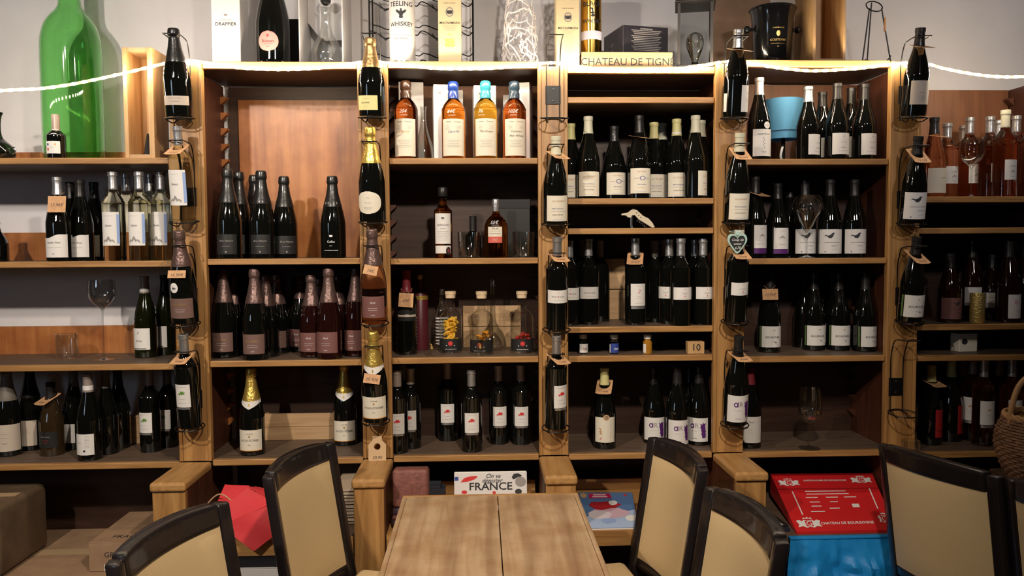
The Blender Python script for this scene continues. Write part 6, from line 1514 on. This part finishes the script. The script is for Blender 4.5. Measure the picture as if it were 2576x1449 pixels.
c4 = more('dim cream chair seen from behind at the right, in front of blue paper', (2512, 1195), (2226, 1115), 1)
c5 = dup(c4, (0, 0, 0), label='cream chair cut by the right picture edge')
qv = Vector((sin(c4.rotation_euler.z), -cos(c4.rotation_euler.z), 0)); lx = Vector((cos(c4.rotation_euler.z), sin(c4.rotation_euler.z), 0))
if lx.y > 0: lx = -lx
c5.location = c4.location + lx * .412; c5.rotation_euler.z = c4.rotation_euler.z - .06
print('CHAIR WIDTHS', CW)

# ------------------------------------------------------------------ neighbouring table and basket
p = atz(2488, 1178, .75)
t = thing('dining_table', 'neighbouring table at the right edge carrying the wicker basket', 'table', (p.x, p.y, 0))
part('tabletop', box(0, .60, -1.1, 0, .722, .75, .004), DARKW, t)
for yy in (-.30, -.85):
    part('pedestal', box(.35, .41, yy - .03, yy + .03, .031, .7215, .003), DARKW, t); part('foot', box(.18, .58, yy - .035, yy + .035, 0, .03, .004), DARKW, t)
part('apron', box(.06, .54, -.05, -.03, .66, .7215), DARKW, t)
WK = mat('brown_wicker', (.17, .085, .045), .6, bump=(70, .8), noise=(30, .35)); WKR = mat('light_wicker_rim', (.36, .20, .09), .6, bump=(90, .6))
bp = atz(2618, 1215, .75)
t = thing('wicker_basket', 'brown wicker basket with arched handle at the right edge', 'basket', (bp.x, bp.y, .7505))
BS = 1.0
rim_z = at(2600, 1052, bp.y).z - .7505
bpf = [(.075, 0), (.105, .05), (.122, .11), (.118, .16), (.100, rim_z)]
for i in range(24):
    zz = rim_z * (i + .5) / 24; r = 0
    for (r0, z0), (r1, z1) in zip(bpf, bpf[1:]):
        if z0 <= zz <= z1: r = r0 + (r1 - r0) * (zz - z0) / (z1 - z0)
    pts = [((r + .003 * (1 if (k + i) % 2 else -1)) * cos(2 * pi * k / 40), (r + .003 * (1 if (k + i) % 2 else -1)) * sin(2 * pi * k / 40), zz) for k in range(40)]
    part('woven_strand', tube(pts, rim_z / 24 * .56, 6, True), WK, t, True)
for k in range(20):
    an = 2 * pi * (k + .5) / 20; part('stake', tube([(r * cos(an), r * sin(an), min(z0 + .002, rim_z)) for r, z0 in bpf], .003, 5), WK, t, True)
part('base', lathe([(0, .001), (.078, .001), (.080, .008), (0, .008)], 30), WK, t)
for k in range(3): part('rim_braid', tube([(.100 * cos(q) + .004 * cos(9 * q + 2 * k), .100 * sin(q), rim_z + .006 + .005 * sin(9 * q + 2.1 * k)) for q in [2 * pi * i / 72 for i in range(72)]], .005, 6, True), WKR, t, True)
part('handle', tube(smooth_path([(-.100, 0, rim_z - .02), (-.098, 0, rim_z + .03), (-.075, 0, rim_z + .10), (-.03, 0, rim_z + .135), (.03, 0, rim_z + .135), (.075, 0, rim_z + .10), (.098, 0, rim_z + .03), (.100, 0, rim_z - .02)], 5), .0085, 10), WKR, t, True)
part('lining', lathe([(0, .01), (.070, .012), (.112, .11), (.094, rim_z - .01), (.0925, rim_z - .01), (.108, .11), (.068, .016), (0, .014)], 30), mat('mustard_cloth', (.35, .20, .03), .8), t, True)
